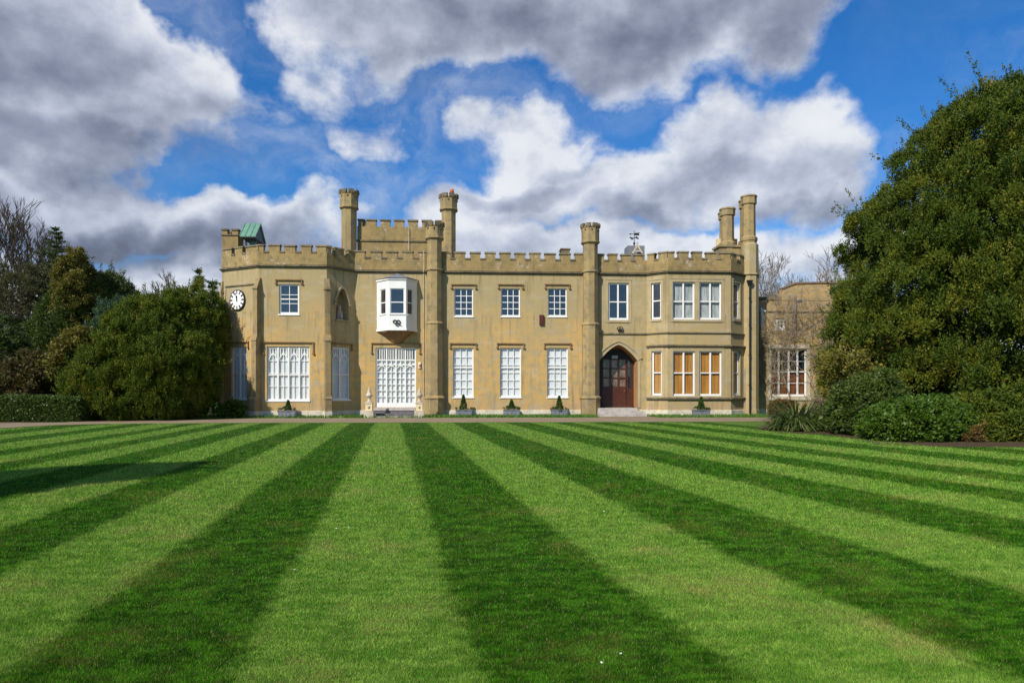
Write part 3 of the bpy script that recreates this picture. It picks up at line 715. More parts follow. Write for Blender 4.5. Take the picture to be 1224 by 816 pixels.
# paired chimney shafts on the right
def stacks(px, y, r, z0, ztop, zcap, zring, sep):
    mb = MB(); cx = X(px, y)
    for q in (0, 1):
        x, yy = cx-(sep if q else 0), y+q*1.0
        mb.ring(x, yy, [(z0, r*1.2), (zring-.25, r*1.2), (zring-.2, r*1.32), (zring, r*1.32), (zring+.12, r*1.05), (zcap-.08, r), (zcap, r*1.2), (ztop-.14, r*1.2), (ztop-.10, r*1.32), (ztop, r*1.28), (ztop, r*.8)])
    return mb.build('chimney_stack', M['turret'], mansion)
y = 1.2; stacks(869.5, y, .43, ZS+.1, zt(249.5, 869, y), zt(258, 869, y), zt(291, 869, y), -.27)
y = .45; stacks(895, y, .43, ZS+.1, zt(234.5, 895, y), zt(244.5, 895, y), zt(285, 895, y), -.26)
mb = MB(); cx = X(896.5, .2); mb.ring(cx, .2, [(0, .60), (.4, .60), (.42, .56), (ZS-.05, .56), (ZS, .66), (ZS+.08, .66), (ZS+.12, .56), (zt(293, 896, .2), .55), (zt(291, 896, .2), .40)], sy=.9); mb.build('end_pier', M['wall_right'], mansion)
mb = MB(); x0, x1 = X(857.5, 1.2), X(884, 1.2); mb.box(x0, x1, .75, 1.9, ZS+.1, zt(297, 870, 1.2)); mb.box(x0-.1, x1+.1, .65, 2.0, zt(297, 870, 1.2), zt(294.5, 870, 1.2)); mb.build('chimney_base', M['turret'], mansion)
mb = MB()
for px in (859.5, 878.5): mb.box(X(px, 2)-.15, X(px, 2)+.15, 1.95, 2.25, ZS+.1, zt(285.5, px, 2))
mb.build('chimney_pot', M['pale2'], mansion)
mb = MB(); mb.box(X(671, 2.5), X(681, 2.5), 2.5, 3.3, ZS+.1, zt(298.5, 676, 2.5)); mb.box(X(670, 2.5), X(682, 2.5), 2.45, 3.35, zt(298.5, 676, 2.5), zt(296.8, 676, 2.5)); mb.build('chimney_stack', M['cap'], mansion)
# cupola with weather vane
y = 5.5; cx = X(760, y); t = T(760, y)
mb = MB(); x0, x1 = X(750.5, y), X(770.5, y); mb.box(x0, x1, y, y+1.2, ZS+.1, ZT(293.5, t)); cu = mb.build('cupola', M['slate'], mansion)
mb = MB(); gx = X(762, y-.4); zg0, zg1 = ZT(304, t), ZT(292, t)
for sgn in (-1, 1):
    q = [(gx, zg1), (gx+sgn*.42, zg0), (gx+sgn*.30, zg0), (gx, zg1-.28)]
    mb.hexa([(a, y-.42, z) for a, z in q], [(a, y-.30, z) for a, z in q])
mb.box(gx-.24, gx+.24, y-.40, y-.32, zg0+.12, zg0+.2); mb.ring(gx, y-.36, [(zg1-.05, .05), (zg1+.05, .07), (zg1+.12, .02)], 6); mb.build('gablet', M['pale'], cu)
mb = MB(); z = lambda py: ZT(py, t)
mb.tube((cx, y+.5, z(294)), (cx, y+.5, z(273.5)), .035, .02); mb.ring(cx, y+.5, [(z(291), .03), (z(290), .10), (z(288.5), .07), (z(287), .02)], 8)
for a in (0, math.pi/2):
    d = (.32*math.cos(a+.3), .32*math.sin(a+.3)); mb.tube((cx-d[0], y+.5-d[1], z(282.7)), (cx+d[0], y+.5+d[1], z(282.7)), .02, .02)
    for s_ in (-1, 1): mb.box(cx+s_*d[0]-.06, cx+s_*d[0]+.06, y+.5+s_*d[1]-.02, y+.5+s_*d[1]+.02, z(283.6), z(281.8))
mb.tube((cx-.40, y+.5, z(278)), (cx+.2, y+.5, z(278)), .025, .025)
q = [(-.42, 278), (-.26, 277.2), (-.20, 278), (-.26, 278.9)]; mb.hexa([(cx+a, y+.48, z(b)) for a, b in q], [(cx+a, y+.52, z(b)) for a, b in q])
q = [(.0, 278.8), (.05, 276.6), (.46, 276.2), (.34, 278), (.42, 279.6), (.05, 279.4)]; mb.hexa([(cx+a, y+.48, z(b)) for a, b in q], [(cx+a, y+.52, z(b)) for a, b in q])
mb.build('weather_vane', M['iron'], cu)

# white oriel over the garden door
y0 = 0.0; of = -1.0
ox0, ox1, ox2, ox3 = X(450.5, 0), X(464.5, of), X(485.5, of), X(498.5, 0)
zb, ztp = zt(394, 475, -.8), zt(333, 475, -.8)
OL, OF_, OR_ = Face((ox0, 0), (ox1, of)), Face((ox1, of), (ox2, of)), Face((ox2, of), (ox3, 0))
mb = MB()
fr = []
for f, (wx0, wx1), (wy0, wy1) in ((OL, (454.3, 460.8), (345.5, 375.5)), (OF_, (466.3, 483.3), (344.5, 375)), (OR_, (487.3, 493.5), (345.5, 376))):
    a0, a1, z0, z1 = f.rect(wx0, wx1, wy0, wy1); f.op.append((a0, a1, z0, z1, .10)); f.wall(mb, zb, ztp); fr.append((f, a0, a1, z0, z1))
mb.face([(ox0, 0, zb), (ox1, of, zb), (ox2, of, zb), (ox3, 0, zb)])
ori = mb.build('oriel', M['white'], mansion)
mb = MB(); mg = MB(); mf = MB()
for f, a0, a1, z0, z1 in fr:
    zm = z0+(z1-z0)*.46
    for b0, b1, c0, c1 in ((a0, a0+.05, z0, z1), (a1-.05, a1, z0, z1), (a0, a1, z0, z0+.05), (a0, a1, z1-.05, z1), (a0, a1, zm-.03, zm+.03)):
        f.box(mb, b0, b1, -.09+(.003 if b1-b0 > .1 else 0), -.04-(.003 if b1-b0 > .1 else 0), c0, c1)
    f.quad(mg, a0, a1, -.07, z0, z1)
    f.box(mf, a0-.04, a1+.04, 0, .05, z0-.06, z0)
mb.build('sash_frame', M['white'], ori); mg.build('pane', M['glass_dark'], ori); mf.build('sill', M['white'], ori)
ol = [(ox0, 0), (ox1, of), (ox2, of), (ox3, 0)]
mb = MB(); band(mb, ol, -.02, .07, ztp-.10, ztp); mb.build('cornice', M['white'], ori); mb = MB(); band(mb, ol, -.02, .06, zb-.06, zb+.06); mb.build('base_moulding', M['white'], ori)
mb = MB(); O = offset_line(ol, .13); ap = (X(475, -.1), -.05, zt(326.5, 475, -.1))
base = [(p.x, p.y if i in (1, 2) else 0.0, ztp) for i, p in enumerate(O)]
for i in range(3): mb.face([base[i], base[i+1], (ap[0]+(-.4, 0, .4)[0 if i == 0 else (1 if i == 1 else 2)]*0, ap[1], ap[2])])
mb.face(base[::-1]); mb.hexa([(a, b, ztp) for a, b, c in base], [(a, b, ztp+.05) for a, b, c in base])
mb.build('lead_roof', M['lead'], ori)
mb = MB(); cxo = X(474, -.3); R0 = 1.18
NSEG = 14
prof = [(zb-.06, 1.0), (zb-.16, .93), (zb-.20, .84), (zb-.42, .60), (zb-.60, .40), (zb-.72, .30), (zb-.84, .10)]
pk = len(mb.v)
for z, k in prof:
    for i in range(NSEG+1):
        a = math.pi+math.pi*i/NSEG; mb.v.append((cxo+math.cos(a)*1.12*k, min(0, math.sin(a)*.98*k), z))
for j in range(len(prof)-1):
    for i in range(NSEG): mb.f.append((pk+j*(NSEG+1)+i, pk+j*(NSEG+1)+i+1, pk+(j+1)*(NSEG+1)+i+1, pk+(j+1)*(NSEG+1)+i)); mb.mi.append(0)
mb.build('corbel', M['hood'], ori)
mb = MB(); z = zt(385.5, 474, -1); x = X(474.3, -1)                      # curled initials badge: two rings and a tail
def torus(mb, c, r, w, yy):
    for i in range(12):
        a, b = 2*math.pi*i/12, 2*math.pi*(i+1)/12
        mb.tube((c[0]+math.cos(a)*r, yy, c[1]+math.sin(a)*r*.8), (c[0]+math.cos(b)*r, yy, c[1]+math.sin(b)*r*.8), w, w, 5)
torus(mb, (x-.12, z+.06), .12, .03, of-.05); torus(mb, (x+.10, z+.05), .12, .03, of-.05); torus(mb, (x+.02, z-.10), .11, .03, of-.06)
mb.tube((x+.05, of-.05, z-.02), (x+.28, of-.05, z-.2), .03, .03); mb.build('badge', M['iron'], ori)

# clock on the left chamfer
ca, ct = FL.at(284.8); cz = ZT(358.8, ct); CR = .66
cm = FL.pt(ca, 0, cz)
mb = MB()
def disc(mb, f, a, z, r, o0, o1, n=32):
    mb.hexa([f.pt(a+math.cos(2*math.pi*i/n)*r, o0, z+math.sin(2*math.pi*i/n)*r) for i in range(n)], [f.pt(a+math.cos(2*math.pi*i/n)*r, o1, z+math.sin(2*math.pi*i/n)*r) for i in range(n)])
disc(mb, FL, ca, cz, CR, 0, .10); ck = mb.build('clock', M['black'], mansion)
mb = MB(); disc(mb, FL, ca, cz, CR*.60, .10, .112)
def radial(mb, ang, r0, r1, w0, w1, o0, o1, f=FL):
    d = (math.sin(ang), math.cos(ang)); t = (d[1], -d[0])
    q = [(r0, -w0), (r0, w0), (r1, w1), (r1, -w1)]
    q = [(ca+d[0]*r+t[0]*w, cz+d[1]*r+t[1]*w) for r, w in q]
    mb.hexa([f.pt(a, o0, z) for a, z in q], [f.pt(a, o1, z) for a, z in q])
for i in range(12): radial(mb, 2*math.pi*(i+.5)/12, CR*.62, CR*.89, .058, .105, .10, .112)
mb.build('dial', M['enamel'], ck)
for i in range(12):     # roman hour marks: one, two or three strokes
    mb = MB(); a = 2*math.pi*i/12
    for k in ((0,), (-.5, .5), (-1, 0, 1))[i % 3]: radial(mb, a+k*.085, CR*.66, CR*.86, .010, .012, .113, .118)
    mb.build('numeral', M['black'], ck)
mb = MB(); radial(mb, R(2), -.08, CR*.40, .045, .03, .118, .128); radial(mb, R(-14), -.10, CR*.72, .03, .015, .13, .138); mb.build('clock_hand', M['black'], ck)
mb = MB(); a0, a1 = .15, FL.L-.15
FL.box(mb, .3, FL.L-.4, 0, .07, ZT(342, ct), ZT(341, ct)+.02); mb.build('clock_label_mould', M['cap'], mansion)

# small fittings
mb = MB(); a0, a1, z0, z1 = FM.rect(644.6, 649.8, 376.5, 388.3); FM.box(mb, a0, a1, 0, .14, z0, z1); FM.box(mb, a0+.04, a1-.04, .14, .16, z0+.08, z1-.05); mb.build('alarm_box', M['maroon'], mansion)
mb = MB(); a0, a1, z0, z1 = FM.rect(500.3, 502.8, 433, 440); FM.box(mb, a0, a1, 0, .10, z0, z1); wb = mb.build('wall_lamp', M['enamel'], mansion)
mb = MB(); FM.box(mb, a0+.03, a1-.03, .10, .14, z0+.08, z1-.12); mb.build('lamp_glass', M['terracotta'], wb)
mb = MB(); x = X(741, -.1); z = zt(393, 741, -.1)
torus(mb, (x-.10, z+.03), .10, .03, -.12); torus(mb, (x+.08, z+.04), .11, .03, -.12); mb.tube((x-.15, -.12, z-.10), (x+.22, -.12, z-.12), .04, .04); mb.tube((x, 0, z+.1), (x, -.14, z), .03, .03); mb.build('iron_badge', M['iron'], mansion)
mb = MB(); px = 896.6; x = X(px, -.48); yb = -.42
mb.tube((x, yb, .15), (x, yb, zt(336, px, yb)), .055, .055, 8)
mb.hexa([(x-.1, yb-.1, zt(340, px, yb)), (x+.1, yb-.1, zt(340, px, yb)), (x+.1, yb+.1, zt(340, px, yb)), (x-.1, yb+.1, zt(340, px, yb))],
        [(x-.17, yb-.15, zt(335, px, yb)), (x+.17, yb-.15, zt(335, px, yb)), (x+.17, yb+.15, zt(335, px, yb)), (x-.17, yb+.15, zt(335, px, yb))])
for z in (2, 4, 6, 7.8): mb.ring(x, yb, [(z, .055), (z, .085), (z+.08, .085), (z+.08, .055)], 8)
mb.build('drainpipe', M['iron'], mansion)
mb = MB(); x = X(506.5, -.04)
mb.tube((x, -.05, 1.3), (x, -.05, ZS-.15), .018, .018, 5); mb.tube((x, -.2, ZS-.1), (x, -.2, ZM), .018, .018, 5); x = X(488.5, 3.3); mb.tube((x, 3.3, ZS), (x, 3.3, kn), .022, .022, 5); mb.build('lightning_cable', M['pale'], mansion)
mb = MB(); x = X(889.5, -.1); mb.tube((x, -.12, 0), (x, -.12, 3.2), .03, .03, 6); mb.build('vent_pipe', M['pale'], mansion)

# stone figure in the niche
fp = FC.pt(nm-.02, -.28, nz0)
mb = MB(); mb.ring(fp[0], fp[1], [(nz0, .26), (nz0+.08, .26), (nz0+.10, .20), (nz0+.3, .22), (nz0+.5, .19), (nz0+.66, .12), (nz0+.72, .07), (nz0+.78, .10), (nz0+.88, .12), (nz0+.97, .09), (nz0+1.0, .02)], 12, sy=.8)
mb.ring(fp[0]+.14, fp[1]-.14, [(nz0+.09, .06), (nz0+.2, .10), (nz0+.34, .09), (nz0+.44, .05)], 8)
st = mb.build('statue', M['marble'], None, smooth=True)
tag(st, 'small weathered carved bust in the pointed niche beside the octagonal end of the mansion', 'statue')
# steps
s0, s1 = X(446.5, -1), X(496.5, -1)
mb = MB(); zt0 = zt(487, 470, -.3)
mb.box(s0, s1, -1.0, -.065, zt0-.17, zt0-.03); mb.box(X(449, 0), X(497, 0), -.5, -.066, zt0-.03, zt0+.0); mb.m = 1
mb.box(s0, s1, -1.0+.04, -.065, 0, zt0-.17); mb.box(s0+.2, s1, -1.45, -.96, 0, zt0-.34); mb.box(s0+.2, s1, -1.9, -1.45, 0, zt0-.5+.16*0); 
mb.m = 0; mb.box(s0+.1, s1+.02, -2.3, -1.9, 0, .07)
stp = mb.build('garden_steps', [M['step'], M['step_dark']]); tag(stp, 'dark slate steps between two stone pedestals below the white garden door', 'steps')
mb = MB(); q0, q1 = X(714.5, -.9), X(770, -.9); zp = pz0
mb.box(q0+.05, q1-.4, -.75, PD-.02, 0, zp-.01); mb.box(q0, q1-.15, -1.15, -.75, 0, zp-.2); mb.box(q0, q1, -1.6, -1.15, 0, zp-.4 if zp > .5 else .12)
stp = mb.build('porch_steps', M['step']); tag(stp, 'pale worn stone steps up to the maroon porch door', 'steps')
# pedestals with finials
def pedestal(px, label):
    y = -2.2; cx = X(px, y); t = T(px, y)
    e = empty('pedestal', (cx, y, 0), label, 'pedestal', 'stone pedestals beside the garden steps')
    h = ZT(490.5, t); h2 = ZT(481.5, t)
    mb = MB(); mb.box(cx-.29, cx+.29, y-.29, y+.29, 0, h); mb.box(cx-.24, cx+.24, y-.24, y+.24, h2-.04, h2+.05); mb.build('pedestal_base', M['pale'], e)
    mb = MB(); mb.box(cx-.21, cx+.21, y-.21, y+.21, h, h2-.04); p = mb.build('pedestal_panel', M['pale2'], e)
    mb = MB(); mb.ring(cx, y-.215, [(h+.12, .02), (h+.16, .06), (h+.26, .07), (h+.3, .02)], 8); mb.build('carving', M['marble'], p)
    mb = MB(); z = h2+.05
    mb.ring(cx, y, [(z, .18), (z+.05, .19), (z+.08, .12), (z+.16, .08), (z+.24, .07), (z+.30, .12), (z+.37, .19), (z+.46, .20), (z+.53, .15), (z+.58, .10), (z+.66, .12), (z+.74, .09), (z+.80, .05), (z+.9, .035), (z+.95, .01)], 14); mb.build('finial', M['pale'], e, smooth=True)
pedestal(441.3, 'stone pedestal with urn finial at the left end of the garden steps')
pedestal(501.3, 'stone pedestal with urn finial at the right end of the garden steps')
# ------------------------------------------------------------------ ground, lawn, drive
def gpt(px, py, z=0): g = G(px, py); return (g[0], g[1], z)
def grass_col(n, p, a, b, dry):
    m1 = n.noise(p, .9, 5, .65, w=1.5); m2 = n.noise(n.v('MULTIPLY', p, (1.0, 1.7, 1)), 3.2, 6, .72, w=2.5); m3 = n.noise(n.v('MULTIPLY', p, (.6, 1.6, 1)), 13.0, 4, .7, w=3.5)
    m2 = n.m('ADD', n.m('MULTIPLY', m2, .6), n.m('MULTIPLY', m3, .4))
    c = n.mix(n.mr(m2, .42, .56), a, b)
    return n.mix(n.m('MULTIPLY', n.mr(m1, .5, .68), n.mr(m2, .4, .6)), c, dry)
DARKS = [(-10.4, -9.4), (-8.5, -7.75), (-6.8, -6.25), (-5.6, -5.0), (-4.35, -3.6), (-2.85, -2.17), (-1.38, -.56), (.30, 1.2), (2.05, 2.97), (3.85, 4.72), (5.5, 6.15), (6.8, 7.5), (8.35, 9.2), (10.2, 11.0)]  # mowing stripes: how light catches the leaning blades, put into the grass colour
def lawn_colour(n, b=None, gain=1.0):
    p = pos(n); x, y, z = n.sep(p); p = n.comb(x, y, 0.0); yy = n.m('ADD', y, D)
    t = n.m('ADD', n.m('MULTIPLY', x, SIN), n.m('MULTIPLY', yy, COS)); lat = n.m('SUBTRACT', n.m('MULTIPLY', x, COS), n.m('MULTIPLY', yy, SIN))
    s = n.m('DIVIDE', n.m('ADD', lat, n.m('MULTIPLY', t, .17647)), E)
    lp = n.m('MAXIMUM', lat, 0.0)
    s = n.m('SUBTRACT', s, n.m('MULTIPLY', n.m('MULTIPLY', lp, lp), n.m('MULTIPLY', n.m('EXPONENT', n.m('MULTIPLY', t, -.25)), .05)))
    s = n.m('ADD', s, n.m('MULTIPLY', n.m('SUBTRACT', n.noise(p, .45, 2, .5, w=5.0), .5), .09))
    s = n.m('ADD', s, n.m('MULTIPLY', n.m('SUBTRACT', n.noise(p, 7.0, 5, .75, w=6.0), .5), .34))
    def ramp(lst, lo, hi):
        cr = n.n.new('ShaderNodeValToRGB'); n.l.new(n.mr(s, lo, hi, 0, 1, False), cr.inputs[0]); r = cr.color_ramp; k = .035
        r.elements[0].position = 0; r.elements[0].color = (0, 0, 0, 1); r.elements.remove(r.elements[1])
        for a, c in lst:
            for v, w in ((a-k, 0), (a+k, 1), (c-k, 1), (c+k, 0)): q = r.elements.new((v-lo)/(hi-lo)); q.color = (w, w, w, 1)
        return cr.outputs[0]
    sdk = n.m('MAXIMUM', ramp(DARKS[:7], -12, 0), ramp(DARKS[7:], 0, 12))
    wear = n.noise(n.v('MULTIPLY', p, (1, .6, 1)), 1.3, 4, .6, w=15.0)
    sdk = n.m('MULTIPLY', sdk, n.mr(wear, .4, .75, 1.0, .82))
    g = lambda c: tuple(v*gain for v in c)
    light = grass_col(n, p, g((.180, .290, .042)), g((.085, .195, .018)), g((.26, .27, .07)))
    dark = grass_col(n, p, g((.052, .160, .006)), g((.014, .058, .002)), g((.10, .13, .016)))
    return n.mix(sdk, light, dark), p
def lawn_mat():
    def f(n, b):
        c, p = lawn_colour(n, gain=.80)
        fine = n.noise(p, 55.0, 4, .75); f2 = n.noise(n.v('MULTIPLY', p, (1, .5, 1)), 16.0, 4, .7)
        k = n.mr(n.m('ADD', n.m('MULTIPLY', fine, .6), n.m('MULTIPLY', f2, .4)), .3, .7, .45, 1.35)
        x = n.n.new('ShaderNodeVectorMath'); x.operation = 'SCALE'; n.l.new(c, x.inputs[0]); n.l.new(k, x.inputs[3])
        n.l.new(x.outputs[0], b.inputs['Base Color']); bump(n, b, fine, .5, .03)
    return mat('mown_lawn', rough=.9, spec=.15, build=f)
def leafy(name, cols, trans=.22, rough=.55, spec=.3, builder=None, noise=1.2):
    """foliage: tone by clump (face attribute 'tint') and by slow noise; some light passes through"""
    m = bpy.data.materials.new(name); m.use_nodes = True; n = NT(m.node_tree); b = m.node_tree.nodes['Principled BSDF']; out = m.node_tree.nodes['Material Output']
    if builder: col = builder(n)
    else:
        at = n.n.new('ShaderNodeAttribute'); at.attribute_name = 'tint'
        k = n.m('ADD', n.m('MULTIPLY', at.outputs['Fac'], .7), n.m('MULTIPLY', n.noise(pos(n), noise, 3, .6), .5))
        cr = n.n.new('ShaderNodeValToRGB'); n.l.new(k, cr.inputs[0]); r = cr.color_ramp
        r.elements[0].position = .15; r.elements[0].color = cols[0]+(1,); r.elements[1].position = .95; r.elements[1].color = cols[-1]+(1,)
        for i, c in enumerate(cols[1:-1]): q = r.elements.new(.15+.8*(i+1)/(len(cols)-1)); q.color = c+(1,)
        col = cr.outputs[0]
    n.l.new(col, b.inputs['Base Color']); b.inputs['Roughness'].default_value = rough; b.inputs['Specular IOR Level'].default_value = spec
    tr = n.n.new('ShaderNodeBsdfTranslucent'); n.l.new(col, tr.inputs[0]); mx = n.n.new('ShaderNodeMixShader'); mx.inputs[0].default_value = trans
    n.l.new(b.outputs[0], mx.inputs[1]); n.l.new(tr.outputs[0], mx.inputs[2]); n.l.new(mx.outputs[0], out.inputs[0])
    return m
def turf_build(n, b):
    p = pos(n); c = grass_col(n, p, (.075, .16, .02), (.05, .12, .014), (.11, .14, .03)); n.l.new(c, b.inputs['Base Color']); bump(n, b, n.noise(p, 30.0, 4, .7), .6, .04)
M['turf'] = mat('rough_turf', rough=.95, spec=.1, build=turf_build)
M['lawn'] = lawn_mat()
def gravel(n, b):
    p = pos(n); f = n.noise(p, 60.0, 3, .7); g2 = n.noise(p, .7, 4, .6)
    c = n.mix(n.mr(f, .3, .7), (.29, .22, .14), (.19, .145, .095)); c = n.mix(n.mr(g2, .4, .65, 0, .5), c, (.31, .25, .17)); n.l.new(c, b.inputs['Base Color']); bump(n, b, f, .4, .01)
M['gravel'] = mat('pink_gravel', rough=.95, spec=.1, build=gravel)
M['soil'] = mat('leaf_litter_soil', rough=.95, spec=.1, build=varied((.055, .038, .022), (.10, .07, .04), 8, .5))

mb = MB(); mb.face([(-900, -80, -.012), (900, -80, -.012), (900, 1500, -.012), (-900, 1500, -.012)]); tag(mb.build('ground', M['turf']), kind='structure')
near = [(-500, 530), (-200, 519), (0, 512.3), (60, 508.7), (130, 506.8), (300, 505.6), (612, 505), (930, 504), (1300, 503.5), (1900, 503)]
farp = [(-500, 513), (-200, 508), (0, 505), (78, 504.6), (96, 502.4), (135, 501.2), (300, 499.6), (612, 498.8), (930, 498.6), (1300, 498.6), (1900, 498.6)]
N0 = [gpt(*q) for q in near]; F0 = [gpt(*q) for q in farp]
mb = MB(); mb.face([(x, y, 0) for x, y, z in [(-70, -60, 0)]+[(60, -60, 0)]+N0[::-1]]); tag(mb.build('lawn', M['lawn']), kind='structure')
mb = MB(); mb.face([(x, y, -.004) for x, y, z in N0+F0[::-1]]); tag(mb.build('gravel_drive', M['gravel']), kind='structure')
gx0, gx1 = X(713, -1.7), X(775, -1.7); mb = MB(); mb.face([(gx0, -3.2, .004), (gx1+.5, -3.2, .004), (gx1, -1.1, .004), (gx0, -1.1, .004)]); tag(mb.build('porch_path', M['gravel']), kind='structure')
# the edge of the lawn stands a few centimetres above the gravel
mb = MB()
for i in range(len(N0)-1):
    a, b = N0[i], N0[i+1]; mb.hexa([(a[0], a[1]+.0, -.01), (b[0], b[1], -.01), (b[0], b[1]+.05, -.01), (a[0], a[1]+.05, -.01)], [(a[0], a[1]+.0, .025), (b[0], b[1], .025), (b[0], b[1]+.05, .015), (a[0], a[1]+.05, .015)])
tag(mb.build('lawn_edge', M['turf']), kind='structure')
bed = [(905, 512), (930, 517.5), (985, 519), (1020, 524), (1045, 531), (1130, 534), (1250, 535), (1500, 540), (1700, 500), (930, 500.5)]
mb = MB(); mb.face([(x, y, .006) for x, y, z in [gpt(*q) for q in bed]]); tag(mb.build('flower_bed', M['soil']), kind='structure')
bed = [(-300, 512), (-100, 507), (85, 503.8), (150, 503.0), (262, 500.2), (300, 498.2), (262, 496), (0, 488), (-300, 489)]
mb = MB(); mb.face([(x, y, .006) for x, y, z in [gpt(*q) for q in bed]]); tag(mb.build('shrub_bed', M['soil']), kind='structure')

# short grass blades, as many per square degree near as far
rng = np.random.default_rng(3)
def blades(name, n, t0, t1, u0, u1, hgt, wid, m, zone=None, z0=0.0, power=1.0):
    u = rng.uniform(u0, u1, n); q = rng.uniform(0, 1, n)
    v = 1/t0+(1/t1-1/t0)*q**power; t = 1/v
    lat = u*t; x = lat*COS+t*SIN; y = -D+t*COS-lat*SIN
    if zone is not None: k = zone(x, y); x, y, t = x[k], y[k], t[k]
    n = len(x); h = hgt*rng.uniform(.55, 1.25, n)*np.clip(t/7, .8, 1.6); w = wid*rng.uniform(.7, 1.3, n)*np.clip(t/4.0, .8, 8)
    a = rng.uniform(0, 2*np.pi, n); le = rng.uniform(.1, .95, n)*h; b = rng.uniform(0, 2*np.pi, n)
    dx, dy = np.cos(a)*w/2, np.sin(a)*w/2
    V = np.empty((n, 3, 3), np.float32)
    V[:, 0] = np.stack([x-dx, y-dy, np.full(n, z0)], 1); V[:, 1] = np.stack([x+dx, y+dy, np.full(n, z0)], 1)
    V[:, 2] = np.stack([x+np.cos(b)*le, y+np.sin(b)*le, z0+h], 1)
    return np_mesh(name, V.reshape(-1, 3), np.arange(n*3), 3, m, attrs={'tint': rng.uniform(0, 1, n)})
def blade_col(n):
    c, p = lawn_colour(n, gain=1.45)
    at = n.n.new('ShaderNodeAttribute'); at.attribute_name = 'tint'
    k = n.mr(at.outputs['Fac'], 0, 1, .4, 1.65, False)
    x = n.n.new('ShaderNodeVectorMath'); x.operation = 'SCALE'; n.l.new(c, x.inputs[0]); n.l.new(k, x.inputs[3])
    return n.mix(n.mr(at.outputs['Fac'], .955, .96), x.outputs[0], (.34, .30, .12))
M['blade'] = leafy('grass_blade', None, trans=.30, rough=.8, spec=.05, builder=blade_col)
nx_, ny_ = np.array([p[0] for p in N0]), np.array([p[1] for p in N0])
bedp = np.array([G(*q) for q in [(905, 512), (930, 517.5), (985, 519), (1020, 524), (1045, 531), (1130, 534), (1250, 535), (1500, 540)]])
def on_lawn(x, y): return (y < np.interp(x, nx_, ny_)) & ~((x > bedp[0, 0]) & (y > np.interp(x, bedp[:, 0], bedp[:, 1])))
tag(blades('grass', 1600000, 3.0, 38, -.95, .95, .021, .0030, M['blade'], on_lawn, power=.85), kind='stuff', label='short mown grass blades of the striped lawn', cat='grass')
def turf_col(n):
    at = n.n.new('ShaderNodeAttribute'); at.attribute_name = 'tint'
    return n.mix(at.outputs['Fac'], (.05, .15, .015), (.12, .24, .03))
M['turf_blade'] = leafy('verge_grass', None, trans=.25, builder=turf_col)
fx_, fy_ = np.array([p[0] for p in F0]), np.array([p[1] for p in F0])
def verge(x, y): return (y > np.interp(x, fx_, fy_)) & (y < -.05) & ~((x > gx0-.1) & (x < gx1+.2)) & ~((x > X(436, -2)) & (x < X(506.5, -2)) & (y > -2.6))
tag(blades('verge_grass', 90000, 35, 47, -.62, .62, .11, .006, M['turf_blade'], verge), kind='stuff', label='longer green grass of the verge along the foot of the mansion', cat='grass')

# ------------------------------------------------------------------ foliage
def unit(v): return v/np.maximum(1e-9, np.linalg.norm(v, axis=-1, keepdims=True))
def leaf_quads(c, d, per, spread, size, rg, asp=.42, along=.6, tint=None, jit=.30):
    """per leaves round each of the clump centres c, mostly pointing along d; diamond shaped"""
    n = len(c); k = n*per; cc = np.repeat(c, per, 0); dd = np.repeat(d, per, 0)
    r = rg.normal(0, 1, (k, 3)); off = r*np.array(spread)*rg.uniform(.3, 1, (k, 1))
    p = cc+off+dd*(rg.uniform(-.5, 1, (k, 1))*np.mean(spread))
    a = unit(dd*along+rg.normal(0, .55, (k, 3))+unit(off)*.4); b = unit(np.cross(a, rg.normal(0, 1, (k, 3))))
    s = size*rg.uniform(.6, 1.35, (k, 1)); w = s*asp
    V = np.stack([p-a*s*.5, p+b*w*.5-a*s*.05, p+a*s*.5, p-b*w*.5-a*s*.05], 1)
    tt = np.repeat(tint if tint is not None else rg.uniform(0, 1, n), per)
    tt = np.clip(tt*(1-jit)+rg.uniform(0, 1, k)*jit, 0, 1)
    return V, tt
def wob(v, seed, f=1.0):
    r = np.random.default_rng(seed); o = 0
    for i in range(5): k = r.normal(0, 1, 3)*f*(1+i*.6); o = o+np.sin(v@k+r.uniform(0, 6.3))/(1+i*.5)
    return o/3
CAMP = np.array([0, -D, E])
